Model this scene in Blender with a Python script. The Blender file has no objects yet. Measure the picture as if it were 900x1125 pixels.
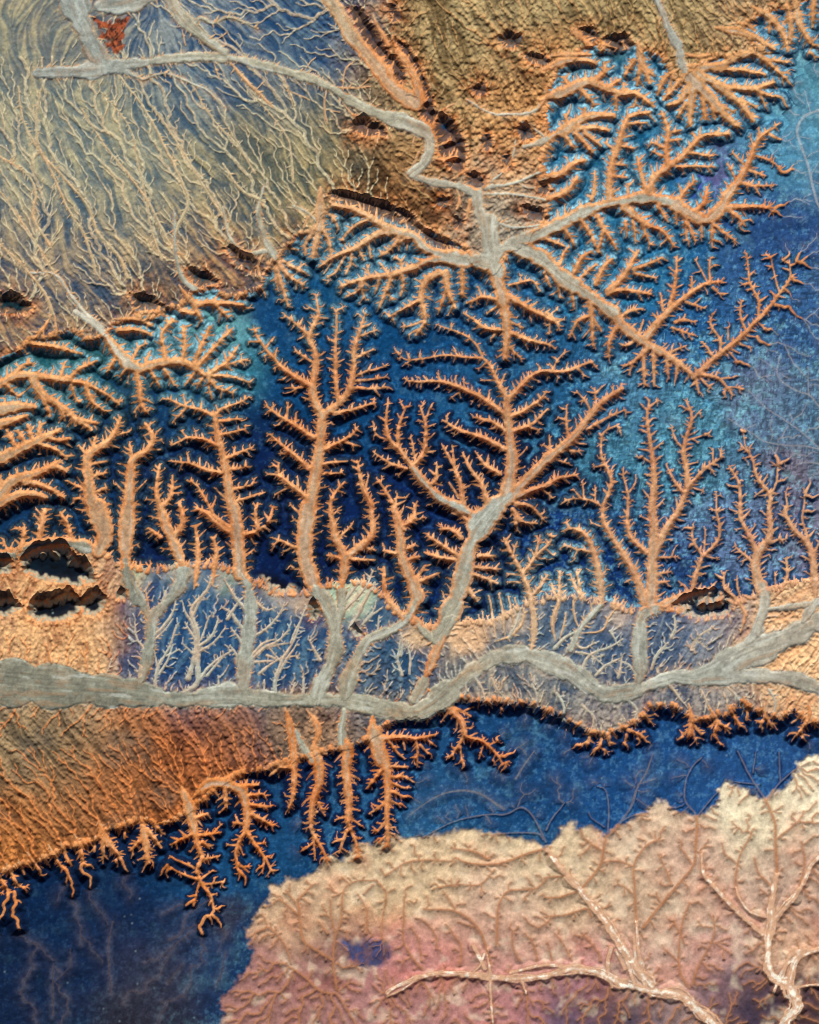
import bpy, math, random
import numpy as np

# ------------------------------------------------------------------ camera, sky, sun, exposure
SC = bpy.context.scene
K = 10.0                                  # metres per map unit (the strip of desert is about 9 x 11 km)
cam_d = bpy.data.cameras.new("camera"); cam = bpy.data.objects.new("camera", cam_d)
SC.collection.objects.link(cam); SC.camera = cam
cam.location = (0, 0, 60000.0)            # looking straight down from high above
cam_d.sensor_fit = 'VERTICAL'; cam_d.sensor_height = 24.0
cam_d.lens = 24.0 * 60000.0 / (1125 * K)
cam_d.clip_start = 100.0; cam_d.clip_end = 500000.0

SUN_EL, SUN_AZ = 40.0, 178.0              # degrees; azimuth clockwise from north
world = bpy.data.worlds.new("World"); SC.world = world; world.use_nodes = True
wn = world.node_tree; bg = wn.nodes['Background']
sky = wn.nodes.new('ShaderNodeTexSky'); sky.sky_type = 'NISHITA'; sky.sun_disc = False
sky.sun_elevation = math.radians(SUN_EL); sky.sun_rotation = math.radians(SUN_AZ); sky.altitude = 4500; sky.air_density = .75; sky.dust_density = .3
wn.links.new(sky.outputs[0], bg.inputs[0]); bg.inputs[1].default_value = 0.05
sl = bpy.data.lights.new("sun", 'SUN'); sl.energy = 5.0; sl.angle = math.radians(0.5); sl.color = (1.0, 0.965, 0.91)
so = bpy.data.objects.new("sun", sl); SC.collection.objects.link(so)
so.rotation_euler = (math.radians(90 - SUN_EL), 0, math.radians(180 - SUN_AZ))
so.location = (0, -5000, 5000)
SC.view_settings.view_transform = 'Standard'; SC.view_settings.look = 'None'
SC.view_settings.gamma = 1; SC.view_settings.use_curve_mapping = False
SC.view_settings.exposure = 0.08
SC.cycles.filter_width = 1.05

# ------------------------------------------------------------------ helpers
rng = np.random.default_rng(11); random.seed(11)
ST = 0.93
X0, Y0, X1, Y1 = -30.0, -30.0, 930.0, 1155.0
NX = int((X1 - X0) / ST) + 1; NY = int((Y1 - Y0) / ST) + 1
gx = X0 + np.arange(NX) * ST; gy = Y0 + np.arange(NY) * ST
GX, GY = np.meshgrid(gx, gy); GX = GX.astype(np.float32); GY = GY.astype(np.float32)
F4 = np.float32

def samp(A, fx, fy):
    "bilinear sample of array A at fractional column fx, row fy"
    h, w = A.shape[:2]
    fx = np.clip(fx, 0, w - 1.001); fy = np.clip(fy, 0, h - 1.001)
    ix = fx.astype(np.int32); iy = fy.astype(np.int32)
    tx = (fx - ix).astype(F4); ty = (fy - iy).astype(F4)
    if A.ndim == 3: tx = tx[..., None]; ty = ty[..., None]
    return ((A[iy, ix] * (1 - tx) + A[iy, ix + 1] * tx) * (1 - ty) + (A[iy + 1, ix] * (1 - tx) + A[iy + 1, ix + 1] * tx) * ty).astype(F4)

def vn(cx, cy=None, seed=0, U=None, V=None):
    "smooth value noise, cell size cx by cy map units, range -1..1"
    cy = cy or cx
    r = np.random.default_rng(seed)
    if U is None:
        T = r.random((int((Y1 - Y0) / cy) + 4, int((X1 - X0) / cx) + 4)).astype(F4) * 2 - 1
        fx = (gx - X0) / cx + .5; fy = (gy - Y0) / cy + .5
        ix = fx.astype(int); iy = fy.astype(int)
        tx = fx - ix; ty = fy - iy
        tx = (tx * tx * (3 - 2 * tx)).astype(F4); ty = (ty * ty * (3 - 2 * ty)).astype(F4)[:, None]
        R0 = T[iy]; R1 = T[iy + 1]; R = R0 * (1 - ty) + R1 * ty
        return R[:, ix] * (1 - tx) + R[:, ix + 1] * tx
    N = 512; T = r.random((N, N)).astype(F4) * 2 - 1
    fx = U / cx + 4000.; fy = V / cy + 4000.
    ix = np.floor(fx).astype(np.int32); iy = np.floor(fy).astype(np.int32)
    tx = (fx - ix).astype(F4); ty = (fy - iy).astype(F4)
    tx = tx * tx * (3 - 2 * tx); ty = ty * ty * (3 - 2 * ty)
    a = ix % N; b = iy % N; a1 = (ix + 1) % N; b1 = (iy + 1) % N
    return (T[b, a] * (1 - tx) + T[b, a1] * tx) * (1 - ty) + (T[b1, a] * (1 - tx) + T[b1, a1] * tx) * ty

def fbm(c, n=4, seed=0, gain=.55):
    s = 0; a = 1; t = 0
    for i in range(n):
        s = s + a * vn(c / 2 ** i, seed=seed * 17 + i); t += a; a *= gain
    return s / t * 1.5

def blur0(A, n=1):
    for _ in range(n):
        A = A.copy(); A[1:-1] = (A[:-2] + 2 * A[1:-1] + A[2:]) * .25; A[:, 1:-1] = (A[:, :-2] + 2 * A[:, 1:-1] + A[:, 2:]) * .25
    return A

def sm(a, b, x): 
    t = np.clip((x - a) / (b - a), 0, 1); return t * t * (3 - 2 * t)

def lin(c):
    c = np.asarray(c, dtype=F4) / 255.0
    return np.where(c <= .04045, c / 12.92, ((c + .055) / 1.055) ** 2.4).astype(F4)

def mix(A, B, t):
    if np.ndim(t) == 2: t = t[..., None]
    return A * (1 - t) + B * t

def field(pts, q=6, power=1.0):
    "smooth colour field from control points (x, y, radius, r, g, b)"
    lx = np.arange(X0 - q, X1 + 2 * q, q); ly = np.arange(Y0 - q, Y1 + 2 * q, q)
    LX, LY = np.meshgrid(lx, ly)
    W = 1e-9; C = 0
    for (x, y, r, *c) in pts:
        d2 = ((LX - x) ** 2 + (LY - y) ** 2) / (r * r)
        w = np.exp(-d2) + .002 / (1 + d2 * d2); W = W + w
        C = C + w[..., None] * lin(c)
    C = (C / W[..., None]).astype(F4)
    wx = 9 * vn(26, seed=901) + 5 * vn(11, seed=902); wy = 9 * vn(26, seed=903) + 5 * vn(11, seed=904)
    return samp(C, (GX + wx - lx[0]) / q, (GY + wy - ly[0]) / q)

def scal(pts, q=8):
    "smooth scalar field from (x, y, radius, value)"
    lx = np.arange(X0 - q, X1 + 2 * q, q); ly = np.arange(Y0 - q, Y1 + 2 * q, q)
    LX, LY = np.meshgrid(lx, ly); W = 1e-9; C = 0
    for (x, y, r, v) in pts:
        d2 = ((LX - x) ** 2 + (LY - y) ** 2) / (r * r); w = np.exp(-d2) + .002 / (1 + d2 * d2)
        W = W + w; C = C + w * v
    return samp((C / W).astype(F4), (GX - lx[0]) / q, (GY - ly[0]) / q)

def poly_sdf(P, q=3, warp=0.0, seed=5):
    "signed distance (negative inside) to polygon P on the map grid, outline roughened by noise"
    P = np.asarray(P, float)
    lx = np.arange(X0 - q, X1 + 2 * q, q); ly = np.arange(Y0 - q, Y1 + 2 * q, q)
    LX, LY = np.meshgrid(lx, ly)
    D = np.full(LX.shape, 1e9); ins = np.zeros(LX.shape, bool)
    n = len(P)
    for i in range(n):
        ax, ay = P[i]; bx, by = P[(i + 1) % n]; dx, dy = bx - ax, by - ay
        t = np.clip(((LX - ax) * dx + (LY - ay) * dy) / (dx * dx + dy * dy + 1e-9), 0, 1)
        D = np.minimum(D, (LX - ax - t * dx) ** 2 + (LY - ay - t * dy) ** 2)
        if ay != by:
            c = ((ay > LY) != (by > LY)) & (LX < dx * (LY - ay) / dy + ax); ins ^= c
    D = np.sqrt(D); D[ins] *= -1
    A = samp(D.astype(F4), (GX - lx[0]) / q, (GY - ly[0]) / q)
    if warp: A = A + warp * (vn(14, seed=seed) + .7 * vn(6, seed=seed + 1) + .4 * vn(3, seed=seed + 2))
    return A

def edt(mask, R):
    "distance (map units) to nearest True cell, up to R, with index of that cell"
    h, w = mask.shape; BIG = 1e5
    idx = np.where(mask, np.arange(w)[None, :], -10 ** 6)
    l = np.maximum.accumulate(idx, axis=1)
    r = -np.maximum.accumulate(np.where(mask, -np.arange(w)[None, :], -10 ** 6)[:, ::-1], axis=1)[:, ::-1]
    ar = np.arange(w)[None, :]
    dl = ar - l; dr = r - ar
    near = np.where(dl <= dr, l, r); g = np.minimum(dl, dr).astype(F4); g = np.minimum(g, BIG)
    near = np.clip(near, 0, w - 1).astype(np.int32)
    best = g * g; src = (np.arange(h, dtype=np.int32)[:, None] * w + near).astype(np.int32)
    g2 = best.copy(); s0 = src.copy()
    for k in range(1, int(R / ST) + 1):
        for sg in (1, -1):
            if sg > 0: a, b = slice(k, h), slice(0, h - k)
            else: a, b = slice(0, h - k), slice(k, h)
            c = g2[b] + k * k; m = c < best[a]
            best[a] = np.where(m, c, best[a]); src[a] = np.where(m, s0[b], src[a])
    return np.minimum(np.sqrt(best) * ST, R).astype(F4), src

# ------------------------------------------------------------------ the surveyed channel network
DATA = """S canyon|orange branching canyon with frayed side gullies at the left edge, opening below the sandy fan
T 0 280
o 5 1.8 0,425 60,400 130,405 220,418 290,430 350,460 392,492
o 3.5 1.6 220,415 260,375 320,350
o 2.5 1 200,410 205,380 215,355
o 2.5 1 235,430 250,470 262,487
o 3.5 1.5 285,435 300,480 350,520
o 2.5 1.5 300,465 312,505
o 5 3 110,410 140,460 200,500 250,540 300,575
o 3 1.5 140,465 155,505 165,530
o 3 1.5 200,505 215,545
o 3 2 240,530 250,562
o 3.5 2 250,540 320,555
o 2.5 1 20,425 40,450 65,470
o 3.5 1.5 90,292 130,298 170,302 220,312 270,326
o 3 1.5 40,405 70,370 100,355
S canyon|stubby orange canyon with pale rounded fingers at the left edge, just above the beige scarp
T 0 280
o 7 2 0,675 50,650 100,625 150,600 200,575
o 3 1.5 60,640 35,600 22,575
o 3 1.5 90,630 60,580
o 3 1.5 110,615 92,560
o 3 1.5 130,605 132,552
o 3 1.8 150,600 195,612 230,605
o 3 1.5 120,620 180,640 220,672
o 7 2.5 0,790 50,740 120,720 180,700 215,712
o 4 2 60,745 130,760 180,780 210,800
o 3 1.5 150,715 180,685 205,680
o 6 3 0,820 60,790 120,790 150,800
o 8 3 0,512 60,498 115,500
o 6 2 0,560 40,545 90,530
T 0 560
o 4 2 130,90 140,50 145,15 150,0
o 3 1.5 235,95 225,50 200,10
o 4 2 70,140 80,80 78,60
g 6 8 0,150 60,150 110,120 200,105 290,125
S canyon|orange canyon fanning into bare rounded fingers over pale teal rock, left of centre top
T 0 280
g 5 7 250,190 320,230 370,290 420,355 465,378
o 7 3 460,378 540,357 600,355 650,378 690,402
o 3.5 2 545,355 542,310 535,260 572,213
o 3.5 2 600,350 610,300 605,235
o 3.5 2 640,365 660,310 692,238
o 3.5 2 650,370 700,310 762,248
o 3.5 1.5 685,395 740,360 780,308
o 2 1 740,365 812,345
o 3 1 690,400 760,402 822,420
o 3 1 690,410 720,440 768,455
o 2.5 1 690,410 690,440 700,472
o 2.5 1 640,390 610,432
o 2.5 1 670,405 650,440
o 4 2 450,390 460,440 465,490 485,520
o 2 1 465,490 443,518
o 2.5 1.5 500,390 527,436
o 2.5 1.2 540,375 575,430
o 3 1.5 420,370 398,402
o 3 1.5 380,340 353,388
o 2.5 1 440,340 458,308 485,293
o 2 1 480,350 497,318
o 4 2 390,250 450,248 500,265
o 4 2 370,212 440,213 502,232
S canyon|short orange canyon with blunt lobes under the dark rim, north of the teal-walled fingers
T 0 280
o 5 3 590,100 640,160 700,155 800,166
o 3.5 2 640,165 665,218
o 3 1.5 700,160 752,207
o 4 2 600,185 650,195
S canyon|straight orange canyon with side gullies like feather barbs, westernmost of the long south-running row
T 0 280
o 10 2 335,900 302,820 292,740 290,665 350,620 380,582 397,538
o 2.5 1 290,660 262,628
o 3 1.5 303,650 316,602
o 2 0.8 370,600 427,583
o 2.2 1 295,690 352,680
o 2.5 1.2 300,730 350,718
o 2.2 1 290,778 222,745
o 3 1.5 300,790 352,768
o 2.5 1.2 290,805 243,802
o 3 2 315,835 358,822
o 3 2 320,870 362,850
T 0 560
o 11 11 325,135 345,80 325,-10
S canyon|orange canyon forked at its head like a tuning fork, second from the west in the long row
T 0 280
o 9 2 425,900 428,800 430,720 437,672 480,642 505,600 480,557
o 1.8 0.8 502,605 520,582
o 2.5 1 435,670 430,628
o 1.8 0.8 480,642 530,642
T 0 560
o 10 10 415,190 413,100 425,-10
g 8 7 450,300 428,240 414,165
S canyon|slender orange canyon with two short prongs between the feathered canyon pair and a long forked one
T 0 280
o 5 1.3 545,900 535,850 515,780 527,690
o 3.5 1 540,825 565,790 570,728
o 1.5 0.7 570,785 602,785
T 0 560
o 9 5 610,200 575,120 545,40 530,-10
o 5 2 568,95 600,50 603,10 590,-25
o 5 1.5 640,260 655,185 655,120 645,52
o 5 1.5 700,250 708,200 715,140 703,92
o 3 1 530,90 490,60
S canyon|long orange canyon with an antler-shaped head of thin tines, left of the tall central one
T 0 280
o 8 3 785,900 760,800 745,700 735,650 720,600 710,540
o 2.5 0.8 710,530 650,507 610,500 560,480 535,475
o 1.6 0.7 615,500 605,460
o 1.8 0.7 612,507 570,553
o 2.5 0.8 710,530 735,505 800,482 818,470
o 2.5 0.8 718,548 800,540
o 2.5 0.8 730,592 810,575
o 3 0.8 742,672 830,635
o 3 0.8 722,632 680,612 620,605 565,628
o 1.3 0.6 620,603 598,580
o 3 1 748,722 690,708 640,690 570,680
o 1.5 0.6 660,697 660,668
o 2.5 0.8 752,708 812,700
o 2.5 1 765,772 832,760
o 2.5 1 778,812 860,785
o 3 1 765,905 710,862 680,812 650,762 620,745
o 2 0.8 700,852 640,830
T 0 560
o 9 8 790,215 785,100 770,-10
o 4 2 765,80 710,42 680,12 650,-5
o 4 1 800,82 840,72 892,42
o 3 1.5 850,62 842,10 850,-20
o 2.5 1.3 885,40 900,-10
S canyon|tall central orange canyon with paired limbs reaching north like a candelabra, grey sand in its trunk
T 300 280
o 9 6 112,905 128,800 142,700 152,620 163,530
o 6 1.2 160,530 130,450 142,380 142,320 124,270 150,200 142,138
o 2.5 0.8 122,268 90,240 42,200
o 2.2 0.8 145,362 110,340 75,317
o 4 1.2 122,432 70,400 30,372 0,340 -30,300 -60,255
o 5 1 165,525 215,490 250,440 265,380 270,300 292,230 305,195
o 1.2 0.6 300,212 282,195
o 3.5 0.8 216,478 205,400 208,300 213,178
o 2 0.7 270,342 330,312
o 2 0.7 285,268 337,250
o 2 0.7 265,402 310,385 372,370
o 2 0.6 262,415 372,404
o 2.5 0.7 248,440 320,440 382,440
o 3 1 200,522 260,510 338,488
o 3.5 1 168,642 230,612 275,580
o 2 0.8 230,616 276,630
o 2.5 0.8 165,690 246,680
o 2.5 1 165,722 225,720
o 4 1 133,602 70,560 20,530 -20,500
o 1.8 1 45,540 50,488
o 1.8 1 72,560 76,527
o 4 1 118,702 60,650 30,625 -5,597
o 4 1 112,802 60,760 20,730 -15,722
o 2 1 20,730 19,690
o 2 0.8 55,655 25,655
o 1.8 0.8 55,765 10,790
o 2 0.7 130,432 40,440
T 300 560
o 11 10 130,240 105,150 110,50 113,-10
o 3 1 90,130 40,105 5,95
g 10 8 145,620 155,580 190,510 203,440 195,360 165,295 132,240
S canyon|orange canyon of two curved prongs just east of the tall central candelabra canyon
T 300 560
g 6 6 200,430 222,340 226,262
o 8 2 225,265 235,165 205,95 192,30 190,-30
o 2.5 0.9 192,-30 205,-60 236,-92
o 6 3 238,160 290,120 328,80 322,0 325,-20
o 4 1 325,-15 300,-70 285,-125 280,-160
o 2 0.8 303,-65 315,-110
o 3 1.2 245,162 333,166
o 2.5 1.2 295,122 337,134
o 2 0.8 212,98 262,48
o 3 1.5 220,160 180,150
S canyon|orange canyon with fork-tined side gullies between the two-pronged one and the great grey-floored one
T 300 280
o 3.5 1 430,905 400,830 370,780 343,738
o 2 0.8 402,832 410,788
o 3 1.3 435,890 465,870 467,822
o 1.8 0.8 440,880 500,865
T 300 560
g 9 6 235,630 250,560 290,470 320,425 400,390 450,345 478,285
o 9 4 480,290 452,220 425,150 418,80 400,-5
o 3 1.5 472,232 500,185
o 3.5 1.5 478,240 542,210
o 3 1 425,62 460,20 472,-20
o 5 1.8 430,352 392,312 370,262 365,190
o 3 1.5 450,165 482,155
o 3 1.5 440,130 466,115
o 3 1.5 410,145 365,135
S canyon|largest canyon of the plateau, thick grey sandy trunk splitting into many orange limbs right of centre
T 300 560
g 6 6 465,625 480,600 500,560
o 6 6 490,580 515,520 545,450 590,360
g 11 13 545,420 590,330 625,220 650,120 700,40 735,-10
g 5 4 540,440 500,400 470,360
o 3.5 1.3 620,92 590,62 550,64
o 3.5 1.3 610,152 560,120 508,85
o 3.5 1.3 600,165 550,157 498,140
o 3.5 1.5 660,52 625,22 590,10
o 3.5 1.5 680,152 732,153
o 3.5 1.5 655,212 740,242
o 3.5 1.5 665,190 742,196
o 4 2 640,260 672,298
T 300 280
g 12 9 670,890 720,840 775,795
o 9 4 765,810 785,700 782,600 775,540 770,470
o 4 1.5 770,470 732,400 715,362 690,340
o 1.8 0.6 690,340 620,335 560,330 500,342 440,345 408,320
o 1.6 0.6 690,332 665,290 620,260 540,230
o 4 1.2 775,482 820,430 860,395 900,385 960,385 1010,370 1050,350
o 1.5 0.6 920,382 935,350 960,320
o 4.5 1 772,532 720,492 660,460 600,435 540,420 440,415
o 1.5 0.6 620,448 590,470
o 1.5 0.6 690,472 678,502
o 1.5 0.6 605,435 602,398
o 3.5 1 785,532 830,510 880,478 900,450
o 3.5 1 790,582 850,560 905,508
o 3 0.8 830,565 875,578
o 4 1 765,642 700,610 620,580 558,545
o 3 0.8 770,582 720,552 660,535
o 3.5 1 748,722 700,690 670,653
g 8 4.5 700,880 620,832 550,800 500,750 460,702
o 3.5 1 460,700 420,650 380,600 372,540 380,480
o 3 1 415,642 413,570 438,500
o 3.5 1 462,697 500,640 502,560 485,498
o 1.5 0.7 502,552 520,500
o 1.8 0.7 470,682 453,600
o 2.5 0.7 440,705 390,690 330,648
o 1.6 0.6 378,610 340,592 330,550
o 3 1 505,762 535,740 540,690
o 4 1 628,825 618,750 590,682 558,628
o 1.6 0.8 598,690 590,628
o 4 1 708,825 690,760 650,710 625,652
o 2 0.8 612,800 580,750
o 8 3 780,805 830,750 900,680 970,620 1030,550 1080,490 1150,440
o 2.5 0.8 1035,575 1080,550 1160,510
o 2.5 0.8 975,610 965,550 967,498
o 2 0.8 915,660 910,595
o 2 0.8 1040,540 1040,500 1000,450
o 2 0.8 1065,502 1060,438
o 1.8 0.7 985,615 1025,625
o 1.8 0.7 930,670 975,690
o 1.8 0.7 960,640 1010,650
o 5 1.2 800,800 870,770 900,758 940,737 1000,725
o 2 0.8 880,768 920,800
o 4 1.2 800,820 850,830 890,868
o 4 1.2 790,840 820,880 870,885
o 3 1.2 800,870 805,910
S canyon|small orange canyon shaped like a bare shrub, standing alone just east of the great grey-floored one
T 300 560
o 5 2 850,475 862,385 850,290 820,212 788,150 763,98
o 3 1 825,210 860,160 880,88
o 2.5 1 858,162 910,112 918,80
o 3 1.2 850,292 880,250 905,215
o 1.5 0.8 790,150 803,112
o 1.5 0.8 815,215 770,210
o 1.5 0.8 815,240 770,238
o 1.5 0.8 895,125 925,150
S gully_comb|comb of short parallel pale orange gullies on the terrace edge, right of the great trunk
T 300 560
o 3 1.2 735,435 785,410 822,370 827,325
o 2 0.9 765,420 757,340 745,278
o 2 0.9 795,395 788,340 775,285
o 2 0.9 735,425 725,360 712,285
o 2 0.9 808,385 810,330 795,290
o 2 0.9 705,430 695,385 690,340
o 2 0.9 680,440 665,390
T 600 560
o 4 1.5 30,430 25,370 45,300 45,208
o 2.5 1.2 35,290 18,243
o 2.5 1.2 45,430 60,370 66,340
o 2.5 1.2 120,310 112,250 100,203
o 2.5 1.2 112,280 90,240 80,213
S canyon|hooked orange canyon with thick furry lower stem, over the grey terrace right of the small shrub shape
T 600 560
o 6 2 178,330 182,280 172,200 150,120 120,75 75,60
o 2.5 0.8 152,140 100,130 58,113
o 1.5 0.7 105,133 88,160
g 4 4 80,460 110,400 150,350 180,315
o 3 1.2 112,395 92,350 90,300
o 2 0.8 115,408 180,400 205,360 235,320
o 2 0.8 155,345 145,300
S canyon|tall orange canyon with long parallel upright branches on the mottled pale blue plateau, grey trunk below
T 600 560
g 9 8 305,565 312,530 310,420 322,345 365,325
o 8 5 345,330 350,250 350,150 355,60 350,-5
o 4.5 1.2 350,-5 353,-60 355,-120 340,-230 330,-300 340,-360
o 5 3.5 362,140 400,60 440,0 465,-65
o 4 1.5 465,-65 460,-140 455,-200 480,-300 465,-350
o 1.2 0.6 480,-295 512,-330
o 3 0.8 465,-70 520,-130 582,-175
o 1.5 0.6 550,-150 550,-200
o 2.5 0.8 450,-60 420,-100 395,-150
o 1.8 0.7 456,-200 430,-230 413,-270
o 1.3 0.6 470,-230 535,-252
o 1.5 0.6 475,-75 520,-60
o 4 1.8 330,140 280,90 270,40 270,-5
o 2 0.8 270,-5 268,-60 255,-110 255,-140
o 1.3 0.7 275,-60 293,-90 295,-115
o 6 2 325,305 300,220 260,150 220,90 190,30 188,-10
o 2.5 1 188,-10 215,-90 200,-140 180,-180 186,-250 240,-282
o 2 0.7 190,-5 150,-30 100,-36 60,-30
o 1.2 0.6 162,-30 160,-80
o 1.2 0.6 125,-38 120,-90
o 6 1.5 385,315 450,282 490,268 555,258
o 4 2 480,272 500,200 515,152
o 2 0.8 515,152 485,110 480,58
o 1.5 0.7 518,152 525,65
o 2.5 0.8 518,152 560,110 572,60 560,0 560,-60
o 2 0.7 470,275 455,250 440,240
o 2 0.8 370,210 410,205
o 2 0.8 370,240 405,235
o 2 0.8 370,160 430,155
S canyon|narrow orange canyon forked into wispy upright twigs near the right edge of the mottled blue plateau
T 600 560
g 8 6 660,450 690,410 702,370 722,300 712,250
o 7 3 705,262 690,180 702,140 740,80 735,0
o 3 1 735,0 740,-50 700,-100 680,-170 645,-210
o 1 0.6 675,-180 655,-215 650,-260
o 2 0.8 740,-50 760,-90 765,-150
o 3.5 1.2 692,135 670,80 645,30 645,0 640,-80 605,-140
o 1.3 0.6 670,80 690,50
o 2.5 0.8 692,180 655,150 622,120
o 2.5 0.8 735,110 765,98 792,97
o 3.5 1.3 640,405 655,340 622,290 590,258 585,208
o 2.5 1 650,312 635,270 628,230
o 3.5 1.2 730,310 770,270 792,220 790,160
o 1.8 0.8 757,275 753,205
g 4 4 715,330 800,322 900,308
S canyon|smallest orange canyon of the far right edge, its head a loose spray of fine twigs
T 600 560
g 6 6 820,430 860,350 890,300
o 6 2 890,310 885,260 880,170 860,110 820,70 790,20 790,-10
o 1.6 0.7 795,0 790,-50 795,-70
o 2 0.8 865,100 845,40 850,-20 855,-60
o 2 0.8 880,150 905,100 910,60
S canyon|long grey wash with orange walls running west to east from the sand-filled junction at upper left
T 0 0
g 16 11 230,-60 250,30 285,120 340,215
g 12 10 330,20 420,10 500,-20 520,-50
g 10 5 550,-30 600,55 680,130 740,172
g 6 10 120,242 220,238 340,228
g 8 3 330,222 400,230 470,262
g 7 6 345,215 450,210 540,195 640,188 735,190
g 6 6 735,190 820,208 900,226 1000,250 1080,282 1150,330
g 6 11 1150,330 1230,370 1330,400
g 11 6 1330,400 1400,435 1425,460
g 6 7 1410,450 1415,490 1400,530 1360,570
o 2 1 600,95 612,150
o 2 1 705,205 722,255
o 3.5 1.5 755,200 800,258 860,310 900,352
o 1.5 0.8 840,300 870,270
o 2 0.8 715,130 750,105
g 2.5 1 640,85 660,60 700,78 760,58 850,95
g 2 1 470,262 540,240 620,270 690,300 740,352
o 2 0.8 930,245 960,320 965,350
o 2 0.8 955,300 1020,330
o 2.5 0.9 1075,290 1070,360 1080,410
o 1.8 0.8 1070,360 1120,370
o 2 0.8 1090,285 1150,290 1220,285 
o 1.8 0.8 1130,290 1140,230 1170,200
o 1.8 0.8 1180,290 1230,250
o 1.5 0.8 1000,240 1020,210 1040,190
o 2.5 1 1130,340 1170,380 1250,390
o 3 1 1260,400 1290,450
o 2 1 1370,440 1360,480
S canyon|broad orange ravine full of rust-coloured spurs near the top, wedged between black and bright blue cliffs
T 300 0
o 9 11 130,-60 200,20 260,120 330,205 380,275 430,315 470,340
o 7 4 480,330 470,270 442,210 412,172
o 6 4 435,330 402,280 382,222
o 4 3 500,330 480,280
o 4 3 330,50 345,90 380,150
o 3 1 515,425 560,362 605,338
o 4 2.5 520,520 560,525 605,518
o 3.5 2 525,485 585,466
o 4 2 590,590 640,560
o 3 1.5 450,560 470,525 480,500
o 3 1.5 600,600 615,660 605,690
S hub_wash|grey sand junction where several orange canyons meet under the brown hills, upper centre
T 300 0
g 5 6 455,575 520,598 600,610 672,640
g 7 8 672,640 682,700 712,780
g 9 14 712,720 718,800 740,900
o 5 3 640,720 650,660
g 3 2 700,620 800,600 900,560
g 2 1.5 720,600 780,540 800,460
g 2.5 2 700,640 800,640 900,660
g 1.2 3 640,330 740,375 850,370 900,325
g 2 1 820,400 880,440 920,470
g 1.6 1 800,600 850,620 920,600
g 3 2 730,730 800,750 900,740
S canyon|white-edged canyon pair pointing west with hanging finger gullies, left of the sandy junction
T 0 0
X 1
g 9 6 535,285 505,284 470,273 456,260 440,256
o 6 3 440,256 415,246 404,239 385,230 366,226
o 3 1.5 404,242 388,250 375,264
o 6 2 445,256 419,256 401,266 386,276 369,282 352,293
g 8 4 535,292 500,285 470,286 456,295
o 5 1.5 456,294 432,301 412,304 398,307 374,315
o 2 1.3 405,268 408,284
o 2 1.3 394,275 400,286
o 2 1.3 386,280 386,289 380,301
o 2 1.2 379,282 370,298 360,305
o 1.6 0.8 366,286 356,301
o 3 1.5 441,301 443,313 440,325
o 3.5 1.5 431,303 425,320 417,338
o 2 1 425,320 430,329
o 2.5 1 417,306 412,323
o 3 1.2 398,308 395,318 381,326
o 2 1 396,317 402,330
o 2 1.2 441,298 440,288 434,283
o 2 1.2 427,300 417,289
o 1.6 1 409,304 399,295
o 1.6 1 406,303 403,291
o 3 1.5 440,260 430,273 417,282
o 3 1.5 453,262 441,265 438,275
o 2 1 448,263 447,275
o 5 1.5 482,300 467,310 462,327 467,352 457,368
o 3 1 460,330 443,340 428,348
o 1.8 0.8 467,352 443,360
o 5 2 490,299 492,320 500,338
o 2.5 1.3 490,320 482,343
o 3.5 2 508,297 508,326
S canyon|orange canyon plunging south from the sandy junction, with hooked thorn-like gullies
T 300 280
o 10 3 715,30 750,110 765,180 770,250 765,342
o 2.5 1 770,300 817,342
o 3.5 1 748,248 700,240 660,210 628,193
o 3 1 738,150 690,140 638,160
o 2 1 745,165 705,195
o 4 1 768,252 830,280 900,296 930,310
o 5 2 775,135 850,180 900,205 940,228
o 2 1 780,100 850,85 880,120
o 2 1 745,243 718,277
o 2 1 775,220 825,240
o 1.5 0.7 905,205 935,180
o 1.5 0.7 930,225 955,215
S canyon|big eastern canyon with pale floor, its long orange arms reaching up toward the right edge
T 600 0
g 9 7 -120,800 -60,785 0,762 80,722 160,682 260,658 350,652 420,670
o 8 6 420,670 470,702 525,722 570,690 600,640
o 5 1 600,640 640,590 672,530 702,460 755,418
o 4 2 210,655 215,560 240,480 270,392 342,370
o 4.5 2 340,645 355,590 400,555 460,510 510,452 600,442
o 3.5 1.5 400,552 395,480 402,430 380,368
o 2.2 1 432,550 552,550
o 3 1.5 330,640 312,570 300,518
o 4 0.8 595,682 680,682 755,686
o 3 1.2 602,692 635,720 655,745
o 3 1 550,730 548,812
o 3 1 552,740 622,790
o 2.5 1.2 512,730 515,782
o 3 1 458,712 492,797
o 2.5 1 460,735 462,790
o 2.5 1 430,690 430,740
o 2.5 1 370,680 402,732
o 3.5 1.5 485,702 520,670 530,618
o 3 1.3 435,665 465,620 490,598
o 2 0.8 642,602 690,612 742,612
o 1.8 0.8 662,560 722,580
o 1.5 0.6 682,512 740,530 775,557
o 1.5 0.8 702,455 700,420
o 1.5 0.8 630,600 600,545
o 1.5 0.8 660,550 615,505
o 5 1.5 260,685 330,740 382,762 422,812
o 2.5 1 320,742 342,806
o 2.5 1 285,728 295,802
o 2.5 1 262,730 265,780
o 4 1.5 170,715 200,770 232,822
o 3 1.5 190,760 172,828
o 3.5 1.5 115,725 150,780 172,832
o 3.5 1.5 60,752 92,808
o 3 1.5 -5,785 60,812
o 2 1 270,640 270,605
o 2 1 230,500 190,470
o 2 1 240,480 290,490
o 2 1 262,410 330,405
o 2 1 220,540 265,545
o 2 1 215,580 265,585
o 2 1 395,490 345,470
o 2 1 398,520 350,500
o 2 1 402,440 445,430
o 2 1 402,465 445,460
o 2 1 470,505 550,515
o 2 1 500,470 480,435
o 2 1 150,660 160,580
S canyon|long diagonal grey-floored canyon running south-east to a rosette of orange gullies
T 600 280
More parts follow.
